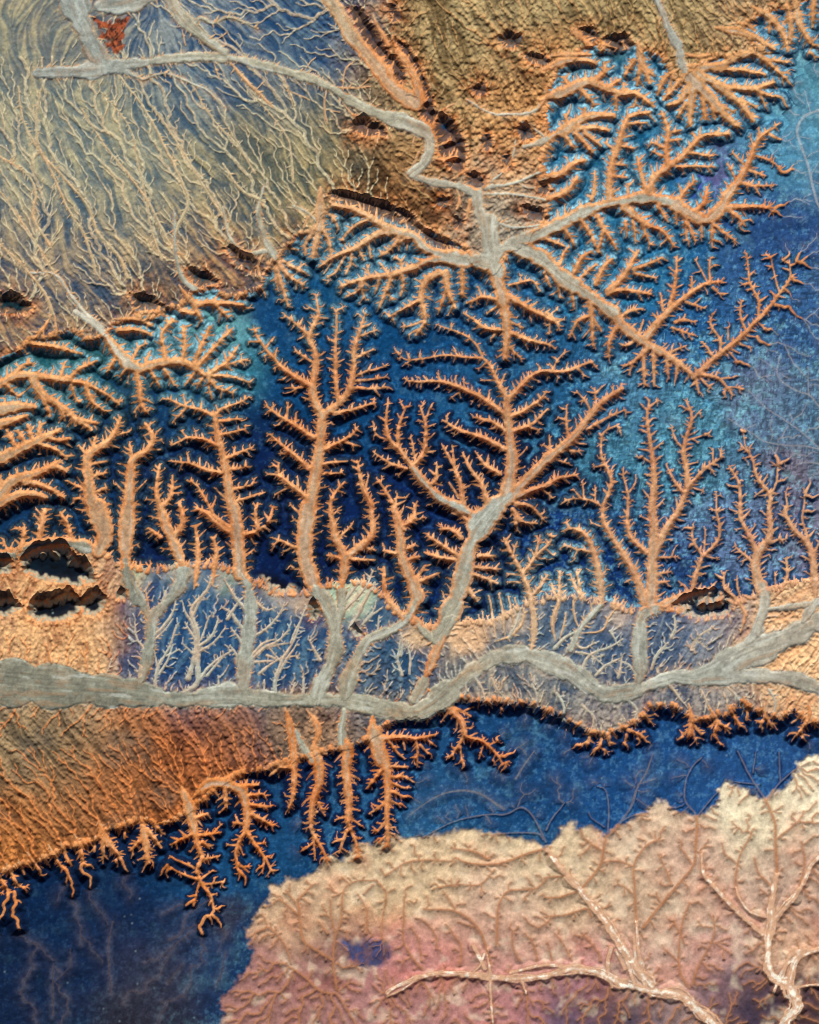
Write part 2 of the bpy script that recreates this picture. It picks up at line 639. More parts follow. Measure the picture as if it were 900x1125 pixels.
g 11 9 -180,0 -120,-30 -60,-10 0,25 60,82 150,140 220,190
o 8 5 220,190 260,240 320,285 400,330
o 5 3 400,330 450,370 490,403
g 6 2 150,140 260,240 330,290
o 4.5 0.8 488,402 560,335 630,280 700,210 750,150 800,80 802,18
o 2 0.7 700,207 700,150 670,90 660,0
o 1.8 0.8 655,242 640,200 643,152
o 2.5 0.8 575,322 575,280 540,230 550,193
o 2.2 0.8 545,328 515,288
o 1.2 0.6 770,125 750,60 740,10
o 1.5 0.7 600,318 632,352
o 1.2 0.7 600,280 600,240
o 1.2 0.7 700,225 725,245
o 5.5 1.2 330,272 380,212 450,150 520,100 580,88
o 2 0.8 540,97 540,12
o 1 0.6 530,85 490,15
o 3.5 1 400,192 425,100 432,5
o 2 1 385,182 375,125
o 2.5 0.8 425,222 455,215 492,222
o 2 0.8 415,240 485,266
o 2 0.8 480,130 480,72
o 2 0.8 460,155 522,177
o 2 0.8 370,212 350,193
o 2 0.8 550,108 572,130
o 2 0.8 400,327 462,300
o 2 1 305,262 320,218
o 3 1.2 240,212 275,185 318,178
o 4 1.5 205,128 260,115 345,130
o 5 2 205,120 250,80 280,30 302,-10
o 2.5 1.2 290,62 357,75
o 3 1.2 290,48 340,30 382,8
o 4 2 165,95 190,40 218,15
o 2.5 1.2 118,72 165,30
o 4 2 95,55 118,10 150,-10 
o 2.5 1.3 45,30 60,-10 75,-25
o 4.5 1.5 148,150 150,200 155,300
o 3 1.2 150,200 110,215 78,268
o 2.5 1.2 152,205 182,252
o 1.5 1 148,240 125,270
o 4 1.5 242,225 212,280 205,337
o 1.5 1 225,265 190,300
o 4 1.2 338,308 290,350 255,368
o 2 1 285,350 275,390
o 3 1.5 320,318 325,427
o 3 1.5 355,320 356,432
o 2.5 1.2 398,340 404,408
o 2.5 1.2 432,365 425,415
o 2.5 1.2 288,285 255,303
o 2.5 1.2 492,405 503,452
o 2 1 502,400 540,437
o 3 1.2 508,395 570,410 612,455
o 1.5 0.8 570,410 617,405
o 3 1.5 82,108 92,178
o 3 1.5 42,85 45,140
o 2.5 1.5 -5,60 15,105
o 2.5 1.2 175,160 178,200
o 2 1 0,190 30,215 45,250
o 1.5 0.8 15,205 10,260
o 1.5 0.8 25,210 60,215
S canyon|orange canyon spreading like a paw at upper right, fed by a pale stream bed from the top edge
T 600 0
g 6 5 345,-60 368,0 402,90 435,150
g 6 4 435,145 450,220 485,265
o 8 3 475,255 540,320 580,370 632,417
o 6 3 450,215 520,222 580,212 640,185
o 4 1.5 640,185 690,180 740,212 785,256
o 2 1 690,185 748,173
o 2.5 1 712,192 792,205
o 3 1.5 555,232 640,230 722,246
o 5 3 500,240 560,275 600,290
o 3.5 2 600,290 680,292 750,272
o 3.5 1.5 640,292 700,300 752,320
o 2 1 700,302 722,348
o 5 2.5 560,280 600,310 640,345 682,397
o 2.5 1.2 640,330 692,355
o 2 1.2 650,365 690,385
o 5 2.5 485,280 480,350 475,412
o 3.5 2 515,300 525,390
o 3 1.5 540,325 555,392
o 4.5 2 472,285 440,335 400,348
o 3 1.5 460,342 435,387
o 4 2 450,250 420,290 388,328
o 4 2 440,225 390,260 368,312
o 3 1.5 515,205 565,190
o 2 1 420,240 400,330
o 2 1.2 590,355 620,372
o 4 2 440,170 490,185 540,180
S canyon|row of orange spurs hanging from the brown slope in the top right corner
T 600 0
o 6 2 555,90 640,108 700,130 752,162
o 5 2 670,15 740,60 780,110 797,167
o 2.5 1.2 740,62 735,108
o 4 2 790,-10 805,80 806,142
o 6 2 820,-20 830,60 850,110 882,152
o 2 1 805,50 780,80
o 4 1.5 885,-20 880,30 878,92
o 3 1.5 600,80 650,75 690,100
S canyon|top shaggy orange spur under the brown hills, first of the stack left of the paw-shaped canyon
T 600 0
o 8 3 -20,330 60,300 130,268 190,290 240,308
o 4 1.8 240,308 300,312 355,352
o 4 2 150,272 190,240 192,208
o 3 1.5 200,292 245,262
o 2.5 1.3 230,310 232,362
o 2 1 255,305 255,275
o 2 1 300,318 290,352
o 3 1.5 110,290 160,348
o 3 1.5 80,290 60,255
o 6 2 -20,235 60,202 130,200 165,212
o 4 2 10,185 80,178 145,182
o 5 2 300,130 312,200 342,272
o 3 1.5 290,200 258,252
o 3 1.5 310,220 300,282
o 3 1.5 320,220 355,250
o 4 2 90,100 150,150
S canyon|lower shaggy orange spur on teal rock, second of the stack left of the paw-shaped canyon
T 600 0
g 3 6 -70,484 0,462 60,430
o 6 3 50,435 120,392 170,380 222,382
o 4 2 100,425 160,420 205,430
o 3.5 1.5 95,440 130,480 152,505
o 3 1.5 130,440 180,482
o 3 1.5 60,445 92,492
o 2.5 1.5 130,390 128,358
o 2.5 1.5 80,420 60,378
o 5 2 -10,590 50,572 90,540 130,530
o 5 2 -10,662 50,642 80,620 102,585
o 2 1 160,640 160,570
S canyon|thick orange finger canyon with a single straight stem, westernmost of the four below the brown scarp
T 300 560
o 5 4 40,655 60,740 72,830
T 300 825
o 5 1.3 62,-60 70,80 66,150 52,192
o 3 1.2 62,55 20,60 -10,80
o 1.3 0.7 62,150 42,148
S canyon|second thick orange finger canyon below the brown scarp, ending in a wishbone fork
T 300 560
g 2 6 75,730 110,800 130,830
o 4 3 110,660 150,720 130,790
T 300 825
o 7 3 135,-30 150,60 150,100 130,170
o 3 1 130,170 125,250 150,300 182,357
o 1.6 0.8 130,262 138,347
o 1.5 0.7 150,170 172,212
o 1.5 0.7 145,200 120,215
S canyon|third thick orange finger canyon below the brown scarp, forked low like a tweezers
T 300 560
g 4 5 235,660 225,730 230,790
T 300 825
o 7 3 225,-60 250,0 240,60 250,150 246,235
o 2.2 1 246,235 270,300 282,347
o 2 0.9 244,262 218,335
o 1.5 0.7 254,218 292,247
S canyon|easternmost orange finger canyon below the brown scarp, ribbed with short cross gullies
T 300 560
o 8 7 330,680 330,740 355,830
T 300 825
o 6 2.5 340,-60 368,30 378,80 380,150 376,230
o 2.5 1.2 376,230 382,315
o 2 0.8 380,52 445,52
o 2 0.8 388,85 440,83
o 2 0.8 385,105 442,122
o 2 0.8 388,132 432,150
o 1.6 0.7 385,165 425,178
o 2.5 1 362,60 312,122
o 2 0.8 372,170 318,206
o 2 0.8 375,228 338,272
o 1.6 0.8 380,270 348,302
o 1.3 0.6 385,270 402,275
o 1.6 0.7 405,88 430,70
T 300 560
o 4 1 355,752 430,750 480,755 535,742
o 2 0.8 380,762 410,800 432,818
o 1.8 0.8 470,757 478,802 465,825
o 1.5 0.7 485,775 512,802
o 1.3 0.7 500,750 525,770
o 1.5 0.8 430,755 435,790
S canyon|lone orange canyon shaped like a bird foot, south of the river bend on the navy plateau
T 300 560
o 6 3.5 510,590 560,640 615,690 632,740
o 2.5 1 630,742 610,780 580,818
o 1.5 0.8 615,778 622,825
o 3 1 640,750 690,762 735,800 757,838
o 1.5 0.8 695,765 685,803
o 1.5 0.8 640,750 670,735
o 3 1.5 560,625 600,650 650,680
S canyon|ragged orange spurs hanging off the right-hand scarp above the navy plateau
T 600 560
o 5 2 240,705 270,725 312,742
o 2 1 265,740 260,772
o 4 2 190,730 175,785
o 4 2 150,720 135,775
o 3 1.5 205,740 210,775
o 3 1 320,670 340,700
o 5 2.5 470,640 482,690 470,750
o 2.5 1 480,700 512,742
o 2 1 480,720 492,757
o 2 1 475,720 445,748
o 4 2 535,645 565,700 552,742
o 2.5 1.2 565,700 607,722
o 2 1 560,690 545,720
o 4 2 595,640 618,680 640,712
o 3.5 1.5 650,615 660,650 660,692
o 4 1.5 720,640 722,680 705,715
o 3 1.5 722,680 745,717
o 2.5 1.2 800,635 780,692
o 5 1.5 862,635 868,680 825,745
o 2.5 1.2 865,665 808,702
o 2.5 1.2 870,680 885,700
o 3 1.5 770,630 765,660
S canyon|row of short orange spikes along the lower left edge of the brown slope
T 0 825
o 6 1.5 325,230 355,300 397,352
o 3 1 338,290 342,352
o 3 1 315,280 312,330
o 6 2 465,220 480,290 490,368
o 3 1.2 478,280 432,327
o 3 1.2 485,260 532,317
o 4 1 90,335 110,365 135,398
o 4 1 -10,405 10,430 32,467
o 4 1 20,370 35,400 60,447
o 4 1 245,275 262,310 275,375
o 4 1 200,300 215,340 237,378
o 3 1 160,310 180,345 207,388
o 2.5 1 410,230 412,287
o 3 1 500,230 537,272
o 3 1 60,360 82,405
S canyon|orange canyon that curls into a pale hook-tailed gully over the dark lower left plateau
T 0 825
o 8 4 600,120 622,180 640,260
o 4 2 640,260 665,352
o 2.5 1 640,272 568,307
o 2.5 1 650,282 722,268
o 3 1 642,222 685,205
o 2.5 1 668,300 690,320
o 2.5 1.5 668,352 650,390 662,430
o 2 1 662,432 695,480 706,527
o 1.2 0.6 660,432 638,502
o 1.5 0.6 655,425 600,405 548,375
o 1.5 0.6 665,360 720,345
o 1.3 0.6 640,385 560,345
o 1.3 0.6 665,420 702,392
o 1.3 0.6 670,440 740,430
S canyon|splayed orange canyon like a chicken foot, just west of the four thick finger canyons
T 0 825
o 7 5 640,150 690,110 740,110 800,132
o 6 3 800,132 815,200 810,262
o 2.5 1 810,262 785,310 780,360 792,407
o 2.5 1 812,265 850,320 880,365 897,397
o 3.5 1 815,200 850,220 900,247
o 2.5 0.8 812,148 872,140
o 2.5 0.8 825,178 892,182
o 1.5 0.7 872,352 865,398
o 1.5 0.7 785,370 818,397
o 3 1.5 742,120 747,190
o 3 1.5 790,120 850,110
o 2 1 800,240 770,235
o 1.3 0.6 850,320 842,330
S terrace_wash|grey braided wash joining two orange canyons to the river across the left half of the blue terrace
T 0 560
g 5 8 440,590 470,560 492,470 500,400 498,350
g 7 8 500,355 545,310 585,265 605,210
g 7 6 430,235 460,290 495,355
o 3 1.2 500,430 490,380 475,340
o 2 0.9 495,330 480,270
S terrace_wash|broad grey sandy wash dropping straight to the river beside the antler-headed canyon
T 0 560
g 10 7 800,610 800,590 805,500 820,400 825,320 815,245 790,200
b 3 1 800,392 760,340 730,320
b 3 1 812,332 770,280 740,230
b 2.5 1 830,482 870,440 905,428
b 2 1 840,502 900,498
b 2 1 785,485 758,448
b 2 1 800,440 762,390
b 2.5 1 840,300 880,330 910,320
S terrace_gullies|fine beige branching gullies etched into the blue terrace just above the river
T 0 560
b 3 4 600,605 650,570 652,480
b 3.5 2 652,480 650,400 632,330 680,270 702,215
b 2 0.8 652,470 700,440 742,390
b 1.5 0.8 662,430 690,350
b 2 0.8 650,440 610,370
b 1.5 0.8 645,482 600,440
b 2.5 1 650,570 710,500 765,465
b 2.5 1 512,582 520,520 560,450 582,380
b 1.5 0.8 548,482 590,460
b 1.5 0.8 520,522 508,460
b 1.2 0.7 690,420 715,400 
b 1.5 0.7 720,580 720,548
b 1.5 0.7 500,440 540,400 570,360
b 1.5 0.7 640,330 620,300
b 1.3 0.7 350,540 370,490
b 1.5 0.7 870,600 872,560
T 300 560
b 2.5 1 8,605 10,560 40,500 80,442
b 1.8 0.8 100,605 100,535
b 1.8 0.8 60,605 72,570
b 2 0.8 60,440 80,390 105,330
b 2.5 1 155,495 120,430
b 1.5 0.7 35,510 0,470 -20,450
b 1.5 0.7 45,490 80,480
b 1.8 0.8 -10,450 50,440
b 1.8 0.8 -20,480 30,500
b 2 0.9 425,545 410,490 420,430
b 1.5 0.8 450,540 452,490 440,430
b 3 1.5 210,335 245,290 285,235
b 2 1 235,330 300,260 330,200
b 1.5 0.8 300,370 330,330 340,300
b 1.5 0.8 345,400 350,350
T 600 560
b 2 0.8 238,552 252,478
b 2 0.8 350,520 362,490 395,448
b 1.5 0.7 490,472 490,430 540,462
b 1.5 0.7 190,480 150,490
b 2 0.8 100,470 150,480 200,520
b 1.5 0.7 210,400 240,450
S canyon|orange paw-shaped canyon under the edge of the sandy fan, fed by a pale wash
X 1
g 2 5 290,205 285,238 294,268 303,284
o 4 1.5 300,278 316,290 337,301
o 4 1.5 303,284 318,304 334,313
o 4.5 1.5 301,284 309,312 317,336
o 3 1.2 300,284 303,302 306,320
o 3 1.2 300,276 316,273 328,275
o 3 1.2 294,272 284,290 286,305
g 2 3.5 245,228 252,260 270,278 292,276
g 2 3 322,226 338,234 349,246
S canyon|blunt orange fan of short gullies on the corner where the sandy fan meets the white-edged canyons
X 1
o 8 3 352,206 352,238 348,262 344,282
o 4 1.5 352,246 361,266 364,282
o 4 1.5 350,246 336,268 336,280
o 3 1.5 350,225 366,240 372,252
o 3 1.5 350,228 338,240 334,250
S fan_wash|long pale braided washes running down the sandy fan to the cliff heads
X 1
g 2 4 192,235 193,272 199,303 214,318
b 1.2 2.6 45,98 40,130 45,165 70,195 95,225 105,255 130,282 140,305
b 1.2 2.2 -10,165 28,190 38,215 36,242 55,270
b 1.2 2.6 128,80 158,120 180,160 200,200 206,225 193,255
b 1.0 2.4 165,115 190,150 215,190 245,238
b 1.2 3 245,180 265,208 290,222
b 1.0 2.2 88,118 118,162 140,190 165,225 188,270
b 1.0 2 20,95 28,135 55,180 75,225 95,262 105,300
b 1.0 2.4 -20,255 18,284 34,302 48,320 58,345
g 1.5 3.5 34,300 60,302 80,328 96,347 106,356
b 1.0 2 0,210 22,240 40,268 60,300
b 0.8 1.6 210,90 235,130 262,160 280,190
b 0.8 1.8 110,100 140,140 150,180 158,215 165,250 178,285
b 0.8 1.6 270,95 300,130 318,160 322,200
o 4 1.5 58,345 48,360 36,374
o 3 1.5 60,345 62,362 60,378
S terrace_gullies|dense pale braided gullies with fine barbs over the left half of the blue terrace
X 1
b 4 2 155,742 160,715 167,690 176,668 182,650
b 2.5 1 164,700 178,690 190,672 194,655
b 2 0.8 160,715 150,700 148,684
b 3.5 1.5 207,745 213,725 216,700 212,680 222,655
b 2.5 1 216,712 232,700 240,680
b 2 0.8 214,690 204,672 200,660
b 2.2 1 250,680 262,662 275,650
b 3 1.2 275,725 290,712 305,705 318,692
b 2.2 1 278,700 294,690 306,676 312,664
b 2 0.8 285,740 300,728 314,720
b 2.5 1 303,745 310,725 322,708 328,690
b 3 1.5 385,690 396,672 404,655 412,640
b 2 1 395,690 408,676 420,668
b 2 0.8 440,720 442,704 438,690
b 2 0.8 175,740 184,724 190,708
b 2 0.8 228,742 240,728 250,718
S terrace_gullies|fine barbed gullies over the grey-blue terrace on the right half above the river
X 1
b 3 1.2 560,700 568,685 572,668
b 3 1.2 610,712 622,700 640,690 655,672
b 2.5 1 628,702 640,712 655,706
b 2.5 1 640,735 648,720 668,712 684,702
b 2.5 1 655,742 668,730 684,722
b 2 0.8 716,735 722,718 734,706
b 2.2 1 760,712 768,700 782,690
b 2.5 1 738,700 742,688 740,676
b 2 0.8 700,742 690,730 680,726
S scarp_rills|fan of pale rills on the gullied slope between the river bend and the navy plateau
X 1
b 2.5 0.8 505,742 512,756 508,772
b 2.2 0.8 520,742 530,758 534,775
b 2.2 0.8 540,745 548,760 560,772
b 2.2 0.8 585,752 590,766 586,782
b 2.5 0.8 612,762 620,778 618,792
b 2.5 0.8 640,775 652,788 650,800
b 2.2 0.8 690,768 700,780 696,792
b 2.5 0.8 735,752 745,765 756,778
b 2.2 0.8 770,758 776,770 774,784
b 2.5 0.8 800,755 812,768 818,780
b 2.2 0.8 845,758 852,770 850,784
S dry_riverbed|broad grey sandy riverbed crossing the whole picture from left to right below the canyons
T 0 560
r 24 20 -120,565 0,568 150,580
r 20 14 150,580 300,590 450,605
r 12 8 450,605 590,628
r 8 11 590,628 750,612
r 11 7 750,612 900,625 1000,628
r 7 9 1000,628 1150,635 1280,660
r 9 9 1280,660 1380,668 1450,625
r 10 8 1450,625 1500,580 1560,530
r 8 9 1560,530 1640,485 1720,475
r 9 10 1720,475 1800,500 1900,545
r 10 8 1900,545 1960,590 1995,610
r 8 7 1995,610 2080,600 2150,575 2230,548
r 7 10 2230,548 2300,552 2370,525
r 14 15 2370,530 2440,490 2520,460
r 12 9 2520,455 2620,410 2700,370
r 9 8 2700,370 2800,355
r 9 7 2320,555 2420,550 2520,548
r 7 8 2520,548 2620,560 2700,590 2820,620
S stream_bed|pale winding stream bed crossing the light blue ground at the upper right edge
T 600 0
t 2.5 2.5 930,355 900,365 850,385 825,430 840,490 865,560 878,620 897,680 930,720
t 1 0.6 870,580 895,540
t 1 0.6 870,370 850,300
S stream_bed|thin tan stream lines drawn across the mottled plateau at the right edge
T 600 280
t 0.8 1.5 665,445 720,500 780,540 850,590 900,638 940,660
t 1 1.8 770,335 765,400 820,445 870,465 900,500 940,530
t 0.7 1 862,370 865,460
t 0.8 1.4 600,540 680,590 740,620 850,630 900,640
t 0.8 1.5 830,690 870,685 930,695
t 0.6 0.6 700,340 760,380
S stream_bed|faint tan stream traces fading out across the navy plateau south of the river
T 600 825
t 2 0.9 280,180 300,120 330,70 350,10
t 0.9 0.6 300,110 360,90
T 300 825
t 1 2.5 450,210 520,160 600,130 680,140 760,190
t 2 1 800,90 830,40 860,0
t 1.5 0.7 700,210 720,240
T 0 825
t 2 1.2 368,800 360,700 360,620 375,560
t 1.5 0.8 178,870 175,780 178,700
t 1 0.6 180,760 230,710 235,650
t 1.8 0.8 550,770 600,705 
t 2 1 560,620 600,600 620,540 690,490
t 1.8 1 715,770 730,730 745,660
S pale_wash|cream sandy channel sweeping along the foot of the pink hills to the bottom edge
T 300 825
w 2 3 375,800 400,780 440,762 500,740 560,728
w 3 5 560,728 640,740 760,752 900,740
w 5 6 900,740 1000,716 1080,730 1150,770
w 6 8 1150,770 1250,790 1340,800 1400,850 1460,905 1480,940
w 1 1.6 725,905 715,800 718,745
w 1 1.5 835,800 820,755
w 1.5 2 660,640 700,720 
w 2 1 715,740 705,650
S pale_wash|cream channel slanting through the pink hills into the longer sweeping one
T 600 825
w 7 5 350,775 290,700 240,620 180,540
w 5 2.5 180,540 120,470 50,390 0,322
w 3 1.5 320,730 300,640 297,560
w 2 1.5 260,720 230,660
p 1.6 1 0,322 -70,340 -160,370 -250,370 -300,350
p 1.5 0.6 -190,355 -240,330 -310,318
p 1.6 0.8 0,300 -40,220 -80,185 -130,205 -200,210 -300,232 -400,280
p 1.6 0.6 -10,290 -30,270 -120,270 -180,277
p 1.5 0.8 0,260 20,220 60,170
p 1.5 1 297,560 290,450 290,370 330,310 372,290
p 2 1 320,580 400,480 480,380 492,330
p 2 1 492,330 495,220 460,170 455,110 480,50 512,20
p 1.3 0.6 497,215 540,160 567,130
p 2 1.2 120,450 180,380 190,320 196,280
p 2.5 1.5 196,280 230,250 280,180 300,120
p 1.6 0.7 203,270 205,200 195,130 168,115
p 1.3 0.6 190,330 130,290 110,250
p 1 0.6 192,250 150,220 140,200
p 1.2 0.6 235,240 280,215 335,205
p 1 0.5 285,380 240,362 180,365
p 1 0.5 415,440 395,390 370,340
p 1 0.5 285,470 250,440
p 1 0.5 480,370 440,310
p 1.2 0.8 80,410 40,412 -5,418
p 1.4 0.8 110,460 50,480 -5,482
p 1.4 0.8 150,545 130,520 60,540 -5,546
p 1 0.6 85,690 60,640 30,600
p 1 0.6 180,690 170,660 120,600
p 1 0.6 20,690 5,630
S pale_wash|thick cream channel winding down the right side of the pink hills to the bottom edge
T 600 825
w 8 8 770,930 785,890 825,840 800,770
w 8 5 800,770 742,730 730,650 742,560
w 5 3 742,560 745,480 760,400
p 2.5 1 760,400 755,290 750,230 720,160 680,100 650,40 630,0
p 1.5 0.7 722,165 770,100 830,50
p 1.2 0.7 772,100 765,0
p 1 0.5 700,110 620,100
p 1 0.5 680,70 690,0
p 1.2 0.6 758,290 835,228
w 4 2 745,560 790,510 835,450 870,385 905,345
p 1.3 0.7 835,445 850,370 840,300
w 5 4 800,770 820,700 850,672 905,655 940,650
w 2 1 820,780 880,770 930,775
w 1.5 3 512,335 520,400 560,450 610,510 660,560 715,605
p 1.3 1 512,335 492,330
w 1.3 1.5 625,450 640,490 670,530 725,547
p 1.5 0.7 625,455 625,400 640,340 672,280
p 1.4 0.6 740,442 700,400 685,350
p 1.5 0.8 470,780 440,720 440,640 450,560 472,500
p 1.2 0.6 480,770 500,710 550,610 550,540
p 1 0.5 435,692 385,648
p 1 0.5 450,620 420,560
p 1 0.6 640,380 590,340
S dry_gullies|small brown rounded gullies curling through the left part of the pink hills
T 300 825
p 1.6 0.8 735,640 740,560 745,500 780,460 860,455 905,418
p 1.8 0.9 715,700 700,640 680,590 640,550 590,525 500,520
p 1 0.5 667,580 610,562
p 1 0.5 600,520 560,460
p 1.6 0.7 210,780 200,700 205,620 225,560 235,460 270,430 340,425
p 1.2 0.8 340,425 372,470 360,560 360,620
p 1 0.5 307,600 310,530 280,470
p 1 0.5 205,600 190,540 190,490
p 1.8 1.5 200,690 150,660 100,620 90,560 82,490
p 1.5 0.8 82,490 130,440
p 1.2 0.7 85,540 40,500 15,480
p 1 0.7 75,500 45,460
p 1.5 1 210,800 160,790 100,740 40,700
p 1.2 0.7 495,720 460,680 430,620 430,540 432,480
p 1 0.6 540,650 532,600 500,560
p 1.2 0.6 615,705 622,650 600,610 570,570
p 1.2 0.6 815,690 790,640 790,590
p 1 0.5 870,690 860,640 830,600
p 1 0.6 430,370 480,360 600,362
p 1 0.5 370,410 430,370
p 1 0.5 540,450 600,440 680,440 730,390
p 1 0.5 490,690 480,620 455,580
p 1 0.5 180,600 150,560
p 0.8 0.5 330,440 300,470
p 1 0.6 0,590 40,640 60,700
X 1
w 1 2.4 700,1088 690,1060 686,1040
w 1 2 715,1095 700,1062 696,1030
w 1 2 672,1085 668,1060 672,1040
w 1 2.2 860,1075 868,1050 885,1042
w 1 2 850,1090 862,1062 876,1050
w 1 1.8 560,1068 600,1060 640,1066
w 0.8 1.6 480,1072 520,1070 560,1075
w 0.8 1.4 520,1068 528,1060 532,1048
w 0.8 1.4 455,1078 440,1088 425,1095"""
systems = []                              # (name, label)
lines = []                                # [system, class, points Nx2, widths N]
ox = oy = 0; sc = 3.0
for L in DATA.strip().splitlines():
    if L[0] == 'S':
        nm, lb = L[2:].split('|'); systems.append((nm, lb)); sc = 3.0
    elif L[0] == 'T': ox, oy = map(float, L[2:].split()); sc = 3.0
    elif L[0] == 'X': sc = 1.0; ox = oy = 0
    else:
        p = L.split(); w0, w1 = float(p[1]), float(p[2])
        P = np.array([[float(v) for v in q.split(',')] for q in p[3:]]) / sc + (ox, oy)
        lines.append([len(systems) - 1, p[0], P, w0, w1])

def smooth_line(P, w0, w1, cls, step=2.6):
    "Catmull-Rom through the points, slight wander, widths tapering"
    n = len(P)
    Q = np.vstack([2 * P[0] - P[1], P, 2 * P[-1] - P[-2]]); out = []
    for i in range(1, n):
        a, b, c, d = Q[i - 1], Q[i], Q[i + 1], Q[i + 2]
        m = max(2, int(np.hypot(*(c - b)) / step))
        t = (np.arange(m) / m)[:, None]
        out.append(.5 * ((2 * b) + (-a + c) * t + (2 * a - 5 * b + 4 * c - d) * t * t + (-a + 3 * b - 3 * c + d) * t ** 3))
    out.append(P[-1:]); out = np.vstack(out)
    s = np.linspace(0, 1, len(out))
    j = .45 if cls in 'ogb' else .3
    nz = np.cumsum(rng.normal(0, j, out.shape), axis=0); nz -= nz[0] + (nz[-1] - nz[0]) * s[:, None]
    out = out + nz * .5
    if cls in 'o': ww = w1 + (w0 - w1) * (1 - s) ** .8
    else: ww = w0 + (w1 - w0) * s
    ww = ww * (1 + .10 * rng.normal(size=len(ww)))
    if cls in 'gr':
        ph = rng.random(4) * 6.28; L_ = s * len(out) * step
        ww = ww * (1 + .13 * np.sin(L_ / 9 + ph[0]) + .12 * np.sin(L_ / 17 + ph[1]) + .08 * np.sin(L_ / 5 + ph[2]))
    return out, ww

# ------------------------------------------------------------------ lowlands (the ground the canyons open onto)
FAN = [(-90,-90),(-90,400),(-30,398),(20,388),(38,372),(60,368),(84,362),(90,372),(108,372),(125,356),(165,346),(196,338),(212,322),(235,318),(262,326),(285,316),
       (300,288),(322,262),(345,250),(352,238),(372,216),(400,220),(440,238),(470,252),(505,268),(520,292),(545,298),(562,272),(590,252),(602,236),(606,205),(596,180),(604,150),(598,110),
       (612,74),(640,52),(665,55),(690,46),(700,52),(728,60),(745,95),(765,66),(800,62),(838,55),(815,28),(835,14),(870,6),(900,-10),(990,-20),(990,-90)]
RIVER_LOW = [(-90,608),(0,606),(50,592),(100,600),(130,618),(160,625),(200,620),(240,618),(262,630),(300,650),(335,655),(360,642),(400,640),(420,655),(445,680),(470,688),(500,680),
       (535,685),(560,672),(600,655),(640,655),(690,668),(740,668),(800,662),(830,652),(870,640),(990,640),(990,790),(890,792),(872,780),(855,788),(838,782),(815,772),(800,785),(765,790),
       (740,776),(715,778),(700,790),(665,806),(640,800),(615,785),(595,776),(560,772),(520,768),(500,772),(470,786),(440,790),(420,798),(404,812),(385,822),(350,828),(310,838),
       (295,842),(262,850),(240,862),(225,880),(200,895),(180,905),(150,902),(120,912),(95,925),(60,935),(30,948),(0,962),(-90,1000)]
HOLES = [  # remnants of the plateau standing inside the lowland: (polygon, roughness)
  ([(386,10),(398,10),(412,34),(422,52),(430,62),(420,64),(404,50),(392,30)], 2),
  ([(422,62),(434,62),(444,78),(446,92),(438,92),(426,80)], 2),
  ([(431,40),(448,52),(462,74),(470,98),(478,122),(490,128),(500,135),(510,155),(512,176),(506,188),(494,182),(482,166),(480,146),(474,136),(462,128),(455,112),(462,108),(456,84),(444,60)], 2),
  ([(446,105),(460,108),(470,120),(462,124)], 2),
  ([(512,190),(528,192),(534,202),(524,206),(514,200)], 2),
  ([(386,134),(402,130),(418,136),(424,148),(404,150),(388,147)], 3),
  ([(358,213),(380,211),(408,218),(436,228),(455,238),(462,250),(478,262),(500,272),(512,280),(495,282),(478,268),(462,254),(444,246),(425,240),(402,234),(380,224)], 1.5),
  ([(632,34),(650,32),(658,42),(650,50),(640,46)], 2), ([(660,42),(690,38),(694,50),(672,58)], 2),
  ([(570,58),(600,60),(606,72),(586,72)], 3), ([(590,195),(604,200),(604,214),(592,212)], 2), ([(572,226),(598,230),(600,242),(580,240)], 2),
  ([(250,272),(272,276),(285,290),(292,302),(276,300),(262,290)], 3), ([(205,295),(230,300),(240,312),(222,316),(208,308)], 2),
  ([(0,322),(22,326),(36,338),(20,346),(-12,340)], 3), ([(140,322),(168,326),(182,340),(150,342)], 3),
  ([(22,610),(44,602),(72,600),(84,615),(100,622),(104,638),(88,644),(62,640),(44,638),(26,628)], 3),
  ([(-8,660),(14,657),(24,668),(10,676),(-10,674)], 3), ([(32,662),(60,656),(84,654),(92,668),(80,678),(62,682),(44,682),(30,674)], 3),
  ([(88,662),(104,652),(118,656),(116,668),(104,678),(92,674)], 2), ([(128,650),(140,650),(138,658),(128,658)], 1.5),
  ([(546,42),(560,36),(574,40),(570,50),(554,52)], 3), ([(516,96),(530,92),(536,102),(524,108)], 3), ([(566,142),(580,138),(588,150),(574,156)], 3), ([(528,150),(538,146),(542,160),(534,168)], 3),
  ([(552,172),(560,170),(562,184),(554,188)], 2), ([(480,214),(494,218),(490,228),(478,224)], 3), ([(498,238),(508,240),(506,250),(498,248)], 2), ([(426,6),(434,4),(440,20),(432,24)], 2),
  ([(-10,616),(14,615),(12,630),(-10,632)], 2),
  ([(338,663),(348,661),(352,672),(348,682),(340,680)], 1), ([(386,690),(396,688),(398,698),(390,700)], 1),
  ([(742,664),(760,652),(790,650),(806,660),(800,674),(770,680),(752,676)], 2),
  ([(287,628),(305,634),(325,648),(310,652),(296,645)], 1.5),
]
low = np.minimum(poly_sdf(FAN, warp=3.2, seed=31), poly_sdf(RIVER_LOW, warp=2.6, seed=41))
holes = np.full((NY, NX), 99.0, F4)
for hp, rough in HOLES:
    holes = np.minimum(holes, poly_sdf(hp, q=2, warp=rough * .6, seed=int(hp[0][0]) + 60))
low = np.maximum(low, -holes)

